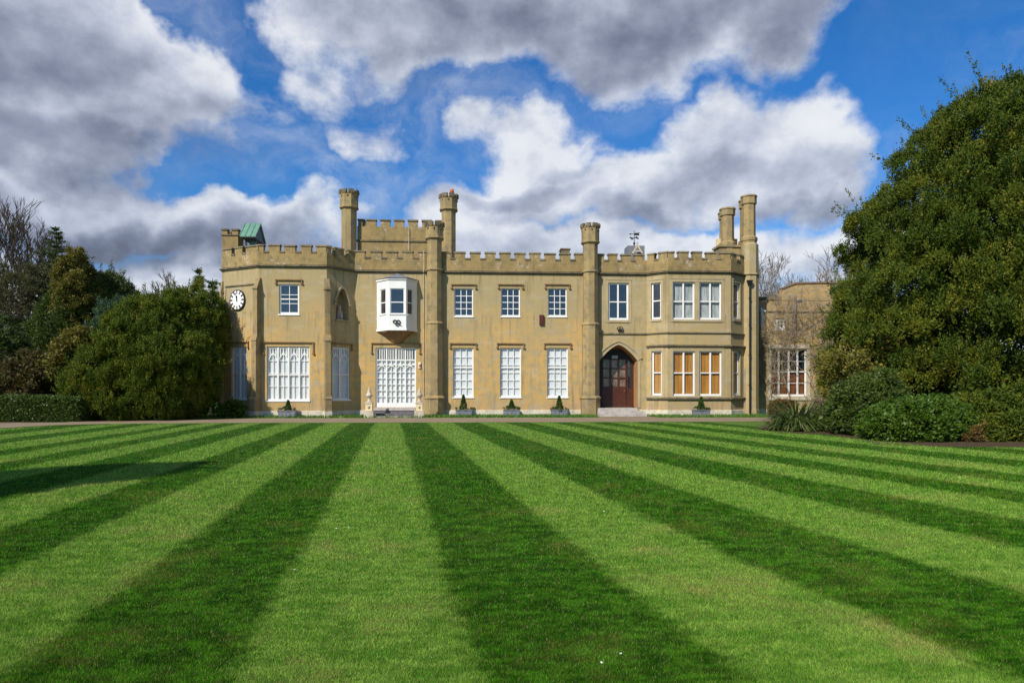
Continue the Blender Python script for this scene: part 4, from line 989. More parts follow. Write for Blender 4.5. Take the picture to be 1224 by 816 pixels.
def foliage(name, ell, m, parent, nl, ncl, per, spread, size, seed, lobe=.8, up=.35, asp=.42, inner=.2, isz=1.7, zmin=.05, wobble=.12, keep=None, upl=None, along=.6, backf=.35, spikes=0, irng=(.66, .84)):
    """a crown: lobes set over the given ellipsoids, leaf clumps over the lobes. ell = (x, y, z, rx, ry, rz)"""
    rg = np.random.default_rng(seed); ell = np.array(ell, float); area = (ell[:, 3]*ell[:, 5]+ell[:, 4]*ell[:, 5]+ell[:, 3]*ell[:, 4]); pr = area/area.sum()
    def sample(n, f0, f1):
        P_, N_ = [], []; need = n; it = 0
        while need > 0 and it < 30:
            it += 1; i = rg.choice(len(ell), need*3, p=pr); u = unit(rg.normal(0, 1, (need*3, 3)))
            f = rg.uniform(f0, f1, (len(i), 1))*(1+wobble*wob(u*2.2+i[:, None]*3.1, seed))[:, None]
            q = ell[i, :3]+u*ell[i, 3:]*f; nn = unit(u/ell[i, 3:])
            ok = q[:, 2] > zmin
            for e_ in ell:
                dd = (((q-e_[:3])/e_[3:])**2).sum(1); ok &= dd > (f0*.86)**2*.9
            ok &= ((nn*unit(CAMP-q)).sum(1) > -.25) | (rg.uniform(0, 1, len(q)) < backf)
            if keep is not None: ok &= keep(q, rg)
            q, nn = q[ok][:need], nn[ok][:need]; P_.append(q); N_.append(nn); need -= len(q)
        return np.concatenate(P_), np.concatenate(N_)
    L, LN = sample(nl, .93, 1.02)
    lr = lobe*rg.uniform(.6, 1.25, nl)
    lt = rg.uniform(0, 1, nl)
    i = rg.integers(0, len(L), ncl); u = unit(rg.normal(0, 1, (ncl, 3))*.8+LN[i]*1.1+np.array([0, 0, up]))
    c = L[i]+u*(lr[i]*rg.uniform(.75, 1.08, ncl))[:, None]*np.array([1, 1, .8]); d = unit(u+np.array([0, 0, up]))
    c[:, 2] = np.maximum(c[:, 2], zmin+rg.uniform(0, .12, ncl))
    V1, t1 = leaf_quads(c, d, per, spread, size, rg, asp, along, np.clip(lt[i]*.6+rg.uniform(0, .5, ncl), 0, 1))
    Vs, ts = [V1], [t1]
    if spikes:       # upright shoots that break the outline
        j = rg.integers(0, len(L), spikes); dv = unit(LN[j]*.8+np.array([0, 0, 1.0])+rg.normal(0, .25, (spikes, 3))); st_ = 6; ln = lr[j]*rg.uniform(1.5, 2.6, spikes)
        cs = np.concatenate([L[j]+dv*(ln*(.25+.75*k/st_))[:, None] for k in range(st_)]); ds = np.concatenate([dv]*st_)
        V3, t3 = leaf_quads(cs, ds, per//2, [q*.8 for q in spread], size, rg, asp, 1.3); Vs.append(V3); ts.append(t3)
    ni = int(ncl*inner*1.3)
    if ni:
        keep = None; c2, n2 = sample(ni, *irng); V2, t2 = leaf_quads(c2, n2, max(10, per//2), [s*2.2 for s in spread], size*isz, rg, asp*1.3, along); Vs.append(V2); ts.append(t2)
    V = np.concatenate(Vs); tt = np.concatenate(ts)
    V[..., 2] = np.maximum(V[..., 2], .01)
    return np_mesh(name, V.reshape(-1, 3), np.arange(len(V)*4), 4, m, parent, {'tint': tt})
def elp(px, py, t, rx, rz, ry):
    """ellipsoid seen at px, py, t metres away, rx and rz in photo pixels, ry metres deep"""
    x, y = P(px, t); return (x, y, ZT(py, t), rx*t/FPX, ry, rz*t/FPX)
def bark(n, b): varied((.09, .065, .045), (.16, .125, .09), 6, .5, 5, .25)(n, b)
M['bark'] = mat('brown_bark', rough=.95, spec=.1, build=bark)
M['bark_grey'] = mat('grey_bark', rough=.95, spec=.1, build=varied((.13, .115, .10), (.22, .20, .17), 6, .4, 5, .25))
M['twig_tan'] = mat('tan_twigs', rough=.9, spec=.1, build=varied((.30, .235, .15), (.20, .155, .10), 3, .2))
def branches(mb, p, d, L, r, lev, rg, spreadang=.5, up=.15, ratio=.74, sides=5, kids=(2, 3), rmin=.008, wander=.18):
    segs = 3 if lev > 1 else 2; q = Vector(p); dd = Vector(d).normalized()
    for i in range(segs):
        nd = (dd+Vector((rg.uniform(-1, 1), rg.uniform(-1, 1), rg.uniform(-1, 1)))*wander+Vector((0, 0, up*.3))).normalized()
        e_ = q+nd*(L/segs); r1 = max(rmin*.7, r*(1-.35/segs)); mb.tube(q, e_, r, r1, sides if lev > 2 else 3); q, dd, r = e_, nd, r1
        if lev > 1 and i < segs-1 and rg.random() < .75:
            ax = Vector((rg.uniform(-1, 1), rg.uniform(-1, 1), rg.uniform(-.4, 1))).normalized(); sd_ = (dd+ax*spreadang*1.6+Vector((0, 0, up))).normalized()
            branches(mb, q, sd_, L*ratio*rg.uniform(.6, .95), max(rmin, r*.5), lev-1, rg, spreadang, up, ratio, sides, kids, rmin, wander)
    if lev <= 0: return
    for k in range(rg.choice(kids)):
        ax = Vector((rg.uniform(-1, 1), rg.uniform(-1, 1), rg.uniform(-.5, .8))).normalized(); sd_ = (dd+ax*spreadang*1.25+Vector((0, 0, up))).normalized()
        branches(mb, q, sd_, L*ratio*rg.uniform(.75, 1.1), max(rmin, r*.68), lev-1, rg, spreadang, up, ratio, sides, kids, rmin, wander)
def trunk(base, top, r, parent, seed, m='bark', limbs=5, L=2.0, name='trunk'):
    rg = random.Random(seed); mb = MB(); b, t = Vector(base), Vector(top); n = 5; q = b
    for i in range(n):
        e_ = b.lerp(t, (i+1)/n)+Vector((rg.uniform(-1, 1), rg.uniform(-1, 1), 0))*r*.5; mb.tube(q, e_, r*(1-i/n*.7)*(1.25 if i == 0 else 1), r*(1-(i+1)/n*.7), 9); q = e_
        if i and limbs:
            for k in range(limbs//3+1): branches(mb, e_, (rg.uniform(-1, 1), rg.uniform(-1, 1), .5), L, r*.4, 2, rg, rmin=.02)
    return mb.build(name, M[m], parent)
YEW = [(.015, .036, .005), (.036, .066, .007), (.080, .105, .009), (.17, .16, .014)]
M['yew'] = leafy('yew_foliage', YEW, .10, .6, .15)
M['yew_left'] = leafy('warm_yew_foliage', [(.024, .050, .006), (.052, .088, .008), (.105, .138, .012), (.22, .20, .018)], .10, .6, .15)
M['yew_gold'] = leafy('golden_green_foliage', [(.04, .055, .010), (.085, .09, .012), (.17, .15, .02), (.24, .20, .03)], .2)
M['evergreen'] = leafy('dark_evergreen_foliage', [(.022, .042, .007), (.038, .066, .009), (.065, .098, .012), (.10, .13, .018)], .15)
M['laurel'] = leafy('laurel_leaf', [(.020, .050, .004), (.036, .080, .006), (.060, .115, .009), (.10, .16, .014)], .15, .5, .25)
M['olive'] = leafy('olive_scrub_foliage', [(.035, .045, .015), (.06, .065, .02), (.09, .085, .03), (.13, .12, .045)], .25)
M['rust'] = leafy('rust_brown_foliage', [(.05, .05, .015), (.09, .07, .018), (.14, .09, .025), (.20, .10, .03)], .25)
M['blue'] = leafy('blue_green_foliage', [(.02, .05, .03), (.035, .08, .045), (.055, .11, .06), (.08, .14, .08)], .2)
M['conifer'] = leafy('conifer_foliage', [(.018, .038, .010), (.034, .062, .014), (.055, .09, .02), (.085, .12, .028)], .15)
M['hedge'] = leafy('hedge_leaf', [(.026, .055, .008), (.048, .09, .012), (.08, .125, .018), (.12, .17, .03)], .2, .4, .4)
M['strap'] = leafy('strap_leaf', [(.05, .09, .02), (.09, .13, .035), (.14, .17, .05), (.20, .21, .08)], .25, .4, .4)
M['box'] = leafy('box_leaf', [(.02, .05, .01), (.035, .08, .015), (.05, .11, .02), (.08, .15, .03)], .2)

# great yew on the right
ty = empty('yew_tree', P(1335, 30)+(0,), 'huge dense dark yew tree filling the right edge of the photo', 'tree')
cxy = P(1335, 30)
trunk((cxy[0], cxy[1], 0), (cxy[0], cxy[1], 9), .75, ty, 5, limbs=6, L=2.2)
def kr(q, rg_):
    px = CX+FPX*((q[:, 0]*COS-(q[:, 1]+D)*SIN)/(q[:, 0]*SIN+(q[:, 1]+D)*COS)); return (px < 1330) | (rg_.uniform(0, 1, len(q)) < .25)
prof_ = [(1.8, 11.6, 2.0), (3.6, 11.8, 2.4), (5.6, 11.5, 2.5), (7.6, 10.9, 2.5), (9.6, 9.9, 2.5), (11.5, 8.9, 2.2), (13.0, 7.4, 1.7), (14.0, 5.6, 1.3), (14.8, 3.2, .9)]
foliage('crown', [(cxy[0], cxy[1], z, r, r*.86, rz) for z, r, rz in prof_], M['yew'], ty, 1150, 32000, 32, (.08, .08, .16), .10, 11, lobe=.78, up=.9, keep=kr, wobble=.04, asp=.45, inner=.32, isz=1.5, along=1.0, spikes=650, irng=(.60, .80))
# great yew beside the house on the left
tl = empty('yew_tree', P(180, 40)+(0,), 'broad rounded olive-green yew standing against the left end of the mansion', 'tree')
trunk(P(190, 40)+(0,), P(190, 40)+(4,), .4, tl, 6, limbs=3, L=.8)
foliage('crown', [elp(236, 400, 42.8, 27, 54, 1.8), elp(205, 414, 41.4, 30, 55, 2.4), elp(176, 425, 40, 40, 60, 3.2), elp(200, 445, 40, 50, 50, 3.2), elp(146, 446, 39.4, 32, 50, 2.8), elp(118, 466, 39, 26, 36, 2.2), elp(208, 458, 41, 44, 44, 2.4), elp(164, 478, 38.8, 62, 26, 2.2)],
        M['yew_left'], tl, 700, 17000, 32, (.065, .065, .14), .082, 12, lobe=.50, up=1.0, wobble=.07, spikes=420, inner=.25, along=1.0)
# off-frame conifer at the left whose shadow lies on the lawn
tip = P(206, 14.0); H_ = 10.5; kk = H_/math.tan(SUN_EL); bs_ = (tip[0]-kk*math.sin(SUN_AZ), tip[1]-kk*math.cos(SUN_AZ))
to = empty('conifer_tree', bs_+(0,), 'dark conifer outside the left edge of the photo, casting the shadow on the lawn', 'tree')
trunk(bs_+(0,), bs_+(9.5,), .25, to, 8, limbs=0)
foliage('crown', [(bs_[0], bs_[1], 4.2, 2.2, 2.2, 3.6), (bs_[0], bs_[1], 7.0, 1.35, 1.35, 2.4), (bs_[0], bs_[1], 9.0, .5, .5, 1.2)], M['conifer'], to, 200, 3000, 26, (.22, .22, .15), .36, 14, lobe=.5, backf=1.0)
# ------------------------------------------------------------------ stone wing on the right
def rubble(n, b):
    p = pos(n); x, y, z = n.sep(p); v = n.n.new('ShaderNodeTexVoronoi'); v.inputs['Scale'].default_value = 4.6; n.l.new(n.v('MULTIPLY', p, (1, 1, 1.7)), v.inputs['Vector'])
    r, g_, b_ = n.sep(v.outputs['Color']); c = n.mix(r, (.56, .36, .12), (.36, .25, .12)); c = n.mix(n.mr(g_, .6, .8), c, (.36, .31, .22))
    v2 = n.n.new('ShaderNodeTexVoronoi'); v2.feature = 'DISTANCE_TO_EDGE'; v2.inputs['Scale'].default_value = 4.6; n.l.new(n.v('MULTIPLY', p, (1, 1, 1.7)), v2.inputs['Vector'])
    c = n.mix(n.mr(v2.outputs[0], 0, .06), (.30, .25, .17), c); c = n.mix(n.m('MULTIPLY', n.mr(n.noise(p, 2.0, 5, .6), .45, .65), .6), c, (.30, .23, .12)); n.l.new(c, b.inputs['Base Color']); bump(n, b, v2.outputs[0], .5, .04)
M['rubble'] = mat('rubble_stone', rough=.95, spec=.1, build=rubble)
M['tile'] = mat('brown_roof_tile', rough=.9, spec=.15, build=varied((.16, .10, .06), (.22, .15, .09), 7, .6))
wy = 1.4
w0, w1, w2, w3 = X(905, wy), X(918, wy), X(934, wy), X(1035, wy)
WF = Face((w0+.02, wy), (w3, wy))
wing = empty('stone_wing', ((w0+w3)/2, wy, 0), 'honey coloured rubble stone wing behind bare twigs at the right end of the mansion', 'building')
wz0, wz1 = zt(357, 930, wy), zt(347, 960, wy)
sash(WF, 921.5, 964.5, 416.5, 473.5, 1, 4, 'board', parent=wing, fw=.11, mull=(931.5, 943.5, 954), trans=(444,), sill=True, depth=.2)
sash(WF, 925, 939, 380, 394.5, 2, 2, 'dark', parent=wing, fw=.14, mull=(929.5,), sill=False, bar=.05)
mb = MB(); WF.wall(mb, 0, wz0-.1); mb.build('wall', M['rubble'], wing)
mb = MB(); e1 = WF.at(919)[0]; WF.box(mb, 0, e1, -.02, .035, .4, zt(400, 912, wy)); mb.build('rendered_panel', M['wall_right'], wing)
mb = MB(); mb.box(w0+.05, w3, wy+.45, wy+7, 0, wz0-.15); mb.build('body', M['rubble'], wing)
mb = MB(); WF.box(mb, -.0, WF.at(934)[0], -.3, .06, wz0-.1, wz0+.12); WF.box(mb, 0, WF.L, .0, .07, zt(373, 930, wy), zt(372, 930, wy)+.03); mb.build('coping', M['cap'], wing)
mb = MB(); a0 = WF.at(934)[0]                         # taller part with a swept gable line
pts = [(934, 346), (950, 339.8), (980, 338.8), (1035, 339.5)]
for i in range(len(pts)-1):
    (p0, q0), (p1, q1) = pts[i], pts[i+1]; u, v = WF.at(p0)[0], WF.at(p1)[0]
    mb.hexa([WF.pt(a, o, wz0-.1) for a, o in ((u, .03), (v, .03), (v, -.4), (u, -.4))], [WF.pt(a, o, z) for a, o, z in ((u, .03, zt(q0, p0, wy)), (v, .03, zt(q1, p1, wy)), (v, -.4, zt(q1, p1, wy)), (u, -.4, zt(q0, p0, wy)))])
gb = mb.build('gable', M['rubble'], wing)
mb = MB()
for i in range(len(pts)-1):
    (p0, q0), (p1, q1) = pts[i], pts[i+1]; u, v = WF.at(p0)[0], WF.at(p1)[0]; z0, z1 = zt(q0, p0, wy), zt(q1, p1, wy)
    mb.hexa([WF.pt(a, o, z) for a, o, z in ((u, .09, z0), (v, .09, z1), (v, -.45, z1), (u, -.45, z0))], [WF.pt(a, o, z+.12) for a, o, z in ((u, .09, z0), (v, .09, z1), (v, -.45, z1), (u, -.45, z0))])
mb.build('coping', M['tile'], gb)
mb = MB(); x = X(950.3, wy-.1); mb.tube((x, wy-.12, zt(400, 950, wy)), (x, wy-.12, zt(353, 950, wy)), .06, .06, 6); mb.tube((x, wy-.12, zt(359.5, 950, wy)), (X(957, wy), wy-.12, zt(358, 950, wy)), .05, .05, 6); mb.build('drainpipe', M['lead'], wing)
mb = MB()
for a, b_, c, d in ((918.5, 921.5, 414, 476), (964.5, 968, 414, 476), (918.5, 968, 412, 416.5), (917.5, 969, 474.5, 478)):
    r = WF.rect(a, b_, c, d); WF.box(mb, r[0], r[1], 0, .05+(.03 if b_-a > 10 else 0), r[2], r[3])
mb.build('window_surround', M['pale'], wing)
mb = MB(); r = WF.rect(907.5, 910.5, 372, 394); WF.box(mb, r[0], r[1], 0, .35, r[2], r[3]); q = WF.rect(906.5, 912.5, 368, 373)
mb.hexa([WF.pt(a, o, q[2]) for a, o in ((q[0], .4), (q[1], .4), (q[1], 0), (q[0], 0))], [WF.pt(a, o, z) for a, o, z in ((q[0], .4, q[3]), (q[1], .4, q[2]+.04), (q[1], 0, q[2]+.04), (q[0], 0, q[3]))]); mb.build('louvred_box', M['white'], wing)
mb = MB(); WF.box(mb, 0, WF.at(925)[0], .0, .06, 0, .42); mb.build('plinth', M['plinth'], wing)

# ------------------------------------------------------------------ planters
def plant(name, loc, label, cat, group=None): return empty(name, loc, label, cat, group)
def cone_leaves(name, x, y, z0, h, r, n, seed, parent, m, size=.05):
    rg = np.random.default_rng(seed); q = rg.uniform(0, 1, n)**.7; a = rg.uniform(0, 6.283, n); rr = r*(1-.92*q)*rg.uniform(.85, 1.08, n)
    c = np.stack([x+np.cos(a)*rr, y+np.sin(a)*rr, z0+q*h], 1); d = unit(np.stack([np.cos(a), np.sin(a), np.full(n, .6)], 1))
    V, tt = leaf_quads(c, d, 7, (.025, .025, .03), size, rg, .6); return np_mesh(name, V.reshape(-1, 3), np.arange(len(V)*4), 4, m, parent, {'tint': tt})
for i, (px, lab) in enumerate(((344, 'grey planter with a small clipped bush under the big gothic window of the octagonal end'), (554.5, 'grey planter with cone topiary under the first tall window right of the garden door'),
        (611.5, 'grey planter with cone topiary under the middle tall window of the main front'), (668.5, 'grey planter with cone topiary beside the turret left of the porch'), (838, 'grey planter with cone topiary under the wooden shuttered bay window'))):
    y = -2.2 if i == 0 else (-1.75 if i == 4 else -.85); x = X(px, y); t = T(px, y)
    e = plant('planter', (x, y, 0), lab, 'planter', 'grey planters along the foot of the mansion'); w, dp, h = .53, .24, .40
    mb = MB(); mb.hexa([(x-w*.94, y-dp, 0), (x+w*.94, y-dp, 0), (x+w*.94, y+dp, 0), (x-w*.94, y+dp, 0)], [(x-w, y-dp-.03, h), (x+w, y-dp-.03, h), (x+w, y+dp+.03, h), (x-w, y+dp+.03, h)])
    mb.box(x-w-.03, x+w+.03, y-dp-.06, y+dp+.06, h, h+.045)
    for k in range(4): xx = x-w*.94+(2*w*.94)*(k+.5)/4; mb.box(xx-.09, xx+.09, y-dp-.035, y-dp, .08, h-.08)
    mb.build('trough', M['lead'], e)
    hh = (.62, .95, .62, .88, .82)[i]; cone_leaves('topiary', x+(.02, -.03, .0, .0, .0)[i], y, h+.03, hh, .26 if i else .2, 700, 50+i, e, M['box'])
    foliage('underplanting', [(x, y, h+.06, w*.95, dp, .15)], M['hedge'], e, 26, 150, 12, (.035, .035, .03), .075, 60+i, lobe=.08, up=.6, inner=0, zmin=.3, backf=1)

# ------------------------------------------------------------------ hedge and shrubs
def box_hedge(name, x0, x1, y0, y1, h, n, seed, m, parent, size=.09):
    rg = np.random.default_rng(seed); P_, N_ = [], []
    for (ax, k, sgn, w) in ((1, y0, -1, (x1-x0)*h), (2, h, 1, (x1-x0)*(y1-y0)), (0, x1, 1, (y1-y0)*h), (0, x0, -1, (y1-y0)*h)):
        m_ = int(n*w/((x1-x0)*(h+y1-y0))); q = np.stack([rg.uniform(x0, x1, m_), rg.uniform(y0, y1, m_), rg.uniform(.03, h, m_)], 1); nn = np.zeros((m_, 3)); nn[:, ax] = sgn
        q[:, ax] = k+rg.normal(0, .035, m_)+.05*wob(q*1.3, 5); P_.append(q); N_.append(nn)
    c, d = np.concatenate(P_), np.concatenate(N_); d = unit(d+rg.normal(0, .3, d.shape)+np.array([0, 0, .4]))
    V, tt = leaf_quads(c, d, 9, (.05, .05, .05), size, rg, .55); V[..., 2] = np.maximum(V[..., 2], .01)
    return np_mesh(name, V.reshape(-1, 3), np.arange(len(V)*4), 4, m, parent, {'tint': tt})
hx0, hx1 = P(-60, 36.4)[0], P(86, 35.6)[0]; hy = P(40, 35.9)[1]
he = empty('hedge', ((hx0+hx1)/2, hy, 0), 'low clipped laurel hedge beside the drive at the left edge of the photo', 'hedge')
box_hedge('hedge_leaves', hx0, hx1, hy, hy+1.5, 1.25, 9000, 21, M['hedge'], he)
mb = MB(); mb.box(hx0+.1, hx1-.1, hy+.12, hy+1.4, 0, 1.12); mb.build('hedge_core', M['bark'], he)

def bush(name, label, cat, ell, m, nl, ncl, per, spread, size, seed, stem=True, group=None, **kw):
    """a shrub or a leafy tree: Empty at its foot, crown and a trunk"""
    e0 = ell[0]; e = empty(name, (e0[0], e0[1], 0), label, cat, group)
    foliage('crown' if 'tree' in name else 'foliage', ell, M[m], e, nl, ncl, per, spread, size, seed, **kw)
    if stem: trunk((e0[0], e0[1], 0), (e0[0], e0[1], e0[2]*1.0), max(.05, e0[3]*.07), e, seed, limbs=3, L=e0[3]*.35, name='trunk' if 'tree' in name else 'stem')
    return e
S12, S16, S20 = (.12, .12, .10), (.16, .16, .13), (.22, .22, .18)
bush('laurel_shrub', 'glossy bright green laurel bush on the lawn edge in front of the huge yew', 'shrub', [elp(1085, 506, 22, 34, 24, 1.2), elp(1118, 503, 22.3, 26, 22, 1.1), elp(1060, 512, 21.8, 18, 17, .9)], 'laurel', 190, 3600, 12, (.08, .08, .08), .115, 31, lobe=.2, up=.5, asp=.5, inner=.5, isz=1.1)
bush('evergreen_shrub', 'mid green sprawling shrub at the right edge, right of the laurel bush', 'shrub', [elp(1178, 506, 22.5, 34, 30, 1.3), elp(1222, 510, 23, 36, 24, 1.3), elp(1165, 520, 21.9, 20, 12, .7)], 'yew', 130, 2000, 20, S12, .11, 32, lobe=.3)
bush('rust_shrub', 'small reddish brown shrub between the laurel and the right edge', 'shrub', [elp(1157, 520, 21.3, 11, 9, .4)], 'rust', 26, 260, 14, (.06, .06, .05), .08, 33, stem=False, lobe=.12)
bush('evergreen_shrub', 'dark upright shrub in shade between the strap-leaved plant and the laurel bush', 'shrub', [elp(1028, 492, 24.5, 20, 34, 1.1), elp(1046, 480, 25, 18, 30, 1.1)], 'evergreen', 90, 1500, 20, S12, .12, 34, lobe=.3)
bush('olive_shrub', 'loose yellow-green shrub under the lowest left branches of the huge yew', 'shrub', [elp(1010, 450, 28, 22, 28, 1.2), elp(1024, 425, 29, 18, 18, 1.1)], 'yew_gold', 60, 700, 14, S16, .12, 35, lobe=.35, inner=.1, wobble=.25)
bush('rust_shrub', 'low orange-brown shrub at the foot of the stone wing', 'shrub', [elp(936, 489, 41, 16, 9, .6)], 'rust', 40, 380, 12, (.08, .08, .06), .11, 36, stem=False, lobe=.18)
bush('laurel_shrub', 'small rounded laurel bush against the plinth left of the octagonal end', 'shrub', [elp(279, 489, 41.3, 12, 9.5, .55), elp(270, 491, 41.2, 8, 7, .5)], 'laurel', 50, 420, 10, (.06, .06, .05), .13, 37, stem=False, lobe=.12, inner=.4)
# strap-leaved plants
def strappy(px, py, t, n, L, seed, label, m='strap', h0=0.0, trunk_h=0):
    x, y = P(px, t); rg = random.Random(seed); e = empty('strap_leaved_plant', (x, y, 0), label, 'plant'); mb = MB()
    for i in range(n):
        a = rg.uniform(0, 6.283); r0 = rg.uniform(0, L*.45); l = L*rg.uniform(.7, 1.15); w = .05*rg.uniform(.7, 1.3); el_ = rg.uniform(.5, 1.35)
        p = Vector((x+math.cos(a)*r0, y+math.sin(a)*r0*.7, h0+trunk_h)); q = p; d = Vector((math.cos(a)*math.cos(el_), math.sin(a)*math.cos(el_), math.sin(el_))); sd_ = Vector((-math.sin(a), math.cos(a), 0)); prev = None
        for k in range(6):
            ww = w*(1-(k/5.2)**2); c = (q-sd_*ww/2, q+sd_*ww/2)
            if prev: mb.face([prev[0], prev[1], c[1], c[0]])
            prev = c; q = q+d*(l/5); d = (d+Vector((0, 0, -.34))).normalized(); q.z = max(q.z, .03)
    o = mb.build('leaves', M[m], e); me = o.data; at = me.attributes.new('tint', 'FLOAT', 'FACE')
    for i in range(len(me.polygons)): at.data[i].value = ((i//5)*37 % 101)/101
    if trunk_h: mb = MB(); mb.tube((x, y, 0), (x, y, trunk_h+.1), .09, .07, 7); mb.build('stem', M['bark'], e)
strappy(953, 505, 27.6, 560, 1.75, 41, 'arching strap-leaved clump at the corner of the lawn below the stone wing')
strappy(934, 505, 27.6, 200, .9, 43, 'smaller strap-leaved clump spilling over the lawn edge, leftmost of the border plants')
strappy(988, 480, 29.5, 240, 1.05, 42, 'dark spiky plant with upright sword leaves behind the strap-leaved clump', 'evergreen', trunk_h=.9)
bush('evergreen_shrub', 'low green ground-hugging foliage around the foot of the strap-leaved clump', 'shrub', [elp(955, 511, 27.3, 28, 9, .8)], 'hedge', 60, 700, 14, (.08, .08, .06), .09, 46, stem=False, lobe=.16, spikes=40)
# twiggy bare shrub beside it
def bare(name, px, t, h, label, cat, seed, m='bark_grey', lev=4, r=.12, L=None, sp=.5, kids=(2, 3), up=.12, lean=0.0, rmin=.012, group=None, stems=1, ratio=.74, wander=.18):
    x, y = P(px, t); rg = random.Random(seed); e = empty(name, (x, y, 0), label, cat, group); mb = MB(); L = L or h*.34
    for s_ in range(stems): branches(mb, (x+rg.uniform(-.25, .25)*(stems > 1), y+rg.uniform(-.2, .2)*(stems > 1), 0), (lean+rg.uniform(-.35, .35)*(stems > 1), rg.uniform(-.2, .2)*(stems > 1), 1), L, r, lev, rg, sp, up, ratio, 6, kids, rmin, wander)
    mb.build('branches', M[m], e); return e
bare('bare_shrub', 1000, 28.2, 2.6, 'brown leafless twiggy shrub under the left branches of the huge yew', 'shrub', 44, 'twig_tan', 4, .03, .65, .55, stems=9, rmin=.007)
bush('rust_shrub', 'brown leaved bush behind the strap-leaved clump', 'shrub', [elp(1000, 500, 28.6, 20, 22, .9)], 'rust', 50, 500, 12, S12, .10, 45, stem=False, lobe=.25, inner=.2)
# climber trained over the stone wing
for i, (px, lab, hh) in enumerate(((946, 'leafless climber spreading bare tan twigs over the stone wing window', 7.2), (985, 'leafless climber against the stone wing beside the huge yew', 8.0), (920, 'thin bare climber on the stone wing next to the drainpipe', 5.5), (1008, 'leafless bare stems in front of the stone wing, nearest the yew', 7.0), (972, 'thick tangle of leafless tan twigs right of the stone wing window', 8.2))):
    x, y = X(px, .9), .9; rg = random.Random(70+i); e = empty('climbing_plant', (x, y, 0), lab, 'climber', 'bare climbers on the stone wing'); mb = MB()
    branches(mb, (x, y, 0), (rg.uniform(-.1, .1), 0, 1), hh*.40, .05, 6 if i in (1, 4) else 5, rg, .75, .05, .74, 5, (2, 3), .011, .3)
    v = np.array(mb.v); v[:, 1] = .95+(v[:, 1]-.9)*.22+0; v[:, 1] = np.minimum(v[:, 1], 1.34); v[:, 2] = np.clip(v[:, 2], 0, 8.9); mb.v = [tuple(q) for q in v]; mb.build('branches', M['twig_tan'], e)

M['olive_dark'] = leafy('olive_brown_foliage', [(.03, .04, .010), (.055, .06, .012), (.09, .075, .018), (.13, .09, .022)], .2)
# ------------------------------------------------------------------ trees behind
bare('bare_tree', 28, 62, 18.5, 'large leafless tree rising at the left edge of the photo', 'tree', 5, 'bark', 6, .40, 5.9, .42, up=.25, rmin=.026)
bare('bare_tree', 2, 58, 15, 'leafless tree with dark twigs cut by the left edge of the photo', 'tree', 8, 'bark', 6, .26, 5.4, .42, up=.25, rmin=.026)
bare('bare_tree', 163, 75, 12, 'small leafless tree behind the dark evergreen, left of the round yew', 'tree', 15, 'bark', 6, .16, 4.9, .42, up=.2, rmin=.025)
bare('bare_tree', 190, 80, 12, 'pale brown leafless tree just above the round yew', 'tree', 16, 'bark', 6, .18, 5.0, .5, up=.15, rmin=.025)
bare('bare_tree', 210, 82, 11, 'leafless small tree above the middle of the round yew', 'tree', 17, 'bark', 6, .15, 4.6, .5, up=.15, rmin=.025)
bare('bare_tree', 978, 60, 14, 'large pale leafless tree rising behind the stone wing, left of the huge yew', 'tree', 23, 'bark_grey', 6, .26, 6.3, .5, up=.18, lean=.10, rmin=.020)
bare('bare_tree', 925, 66, 11, 'bushy leafless tree behind the stone wing next to the end chimney', 'tree', 24, 'bark_grey', 6, .18, 5.0, .5, up=.12, rmin=.022)
bare('bare_tree', 948, 70, 12, 'leafless tree behind the middle of the stone wing', 'tree', 25, 'bark_grey', 6, .18, 5.2, .5, up=.12, rmin=.022)
bare('bare_tree', 575, 95, 16.2, 'top of a leafless tree showing over the parapet right of the keep', 'tree', 26, 'bark', 5, .2, 6.0, .4, up=.2, rmin=.03)
bush('evergreen_tree', 'dark rounded evergreen tree behind the round yew', 'tree', [elp(108, 385, 50, 40, 48, 3.2), elp(128, 365, 51, 26, 34, 2.6), elp(85, 420, 49, 36, 46, 3)], 'evergreen', 420, 8500, 26, (.12, .12, .14), .115, 51, lobe=.5, spikes=260, wobble=.16)
bush('blue_green_tree', 'blue-green bushy tree between the dark evergreen and the round yew', 'tree', [elp(148, 388, 46, 22, 26, 1.8), elp(128, 412, 45.5, 24, 26, 1.6)], 'blue', 160, 2500, 24, S12, .11, 52, lobe=.4, spikes=90)
bush('golden_conifer_tree', 'yellow-green pointed conifer in front of the tall spire conifer', 'tree', [elp(92, 346, 48, 15, 38, 1.5), elp(90, 324, 48, 9, 24, 1), elp(96, 372, 48, 20, 30, 1.6)], 'yew_gold', 140, 2400, 24, S12, .115, 53, lobe=.35, up=.9, spikes=50)
bush('golden_shrub', 'yellow-leaved bush to the left of the round yew', 'shrub', [elp(86, 418, 40, 15, 13, 1), elp(72, 434, 39.8, 12, 12, .9), elp(96, 406, 40, 11, 11, .8)], 'yew_gold', 70, 800, 16, S12, .15, 54, lobe=.3, wobble=.2)
bush('olive_tree_scrub', 'tangled olive-brown scrubby tree at the left edge behind the hedge', 'tree', [elp(25, 385, 54, 48, 58, 3.5), elp(60, 370, 56, 26, 44, 3), elp(-15, 395, 53, 40, 62, 3)], 'olive', 420, 7000, 16, S16, .11, 55, lobe=.8, wobble=.3, inner=.05, spikes=120)
bush('olive_shrub', 'olive-brown rounded bush just behind the hedge', 'shrub', [elp(42, 452, 42, 22, 26, 1.8), elp(24, 460, 42.4, 18, 20, 1.6)], 'olive_dark', 110, 1700, 18, S12, .14, 56, lobe=.4)
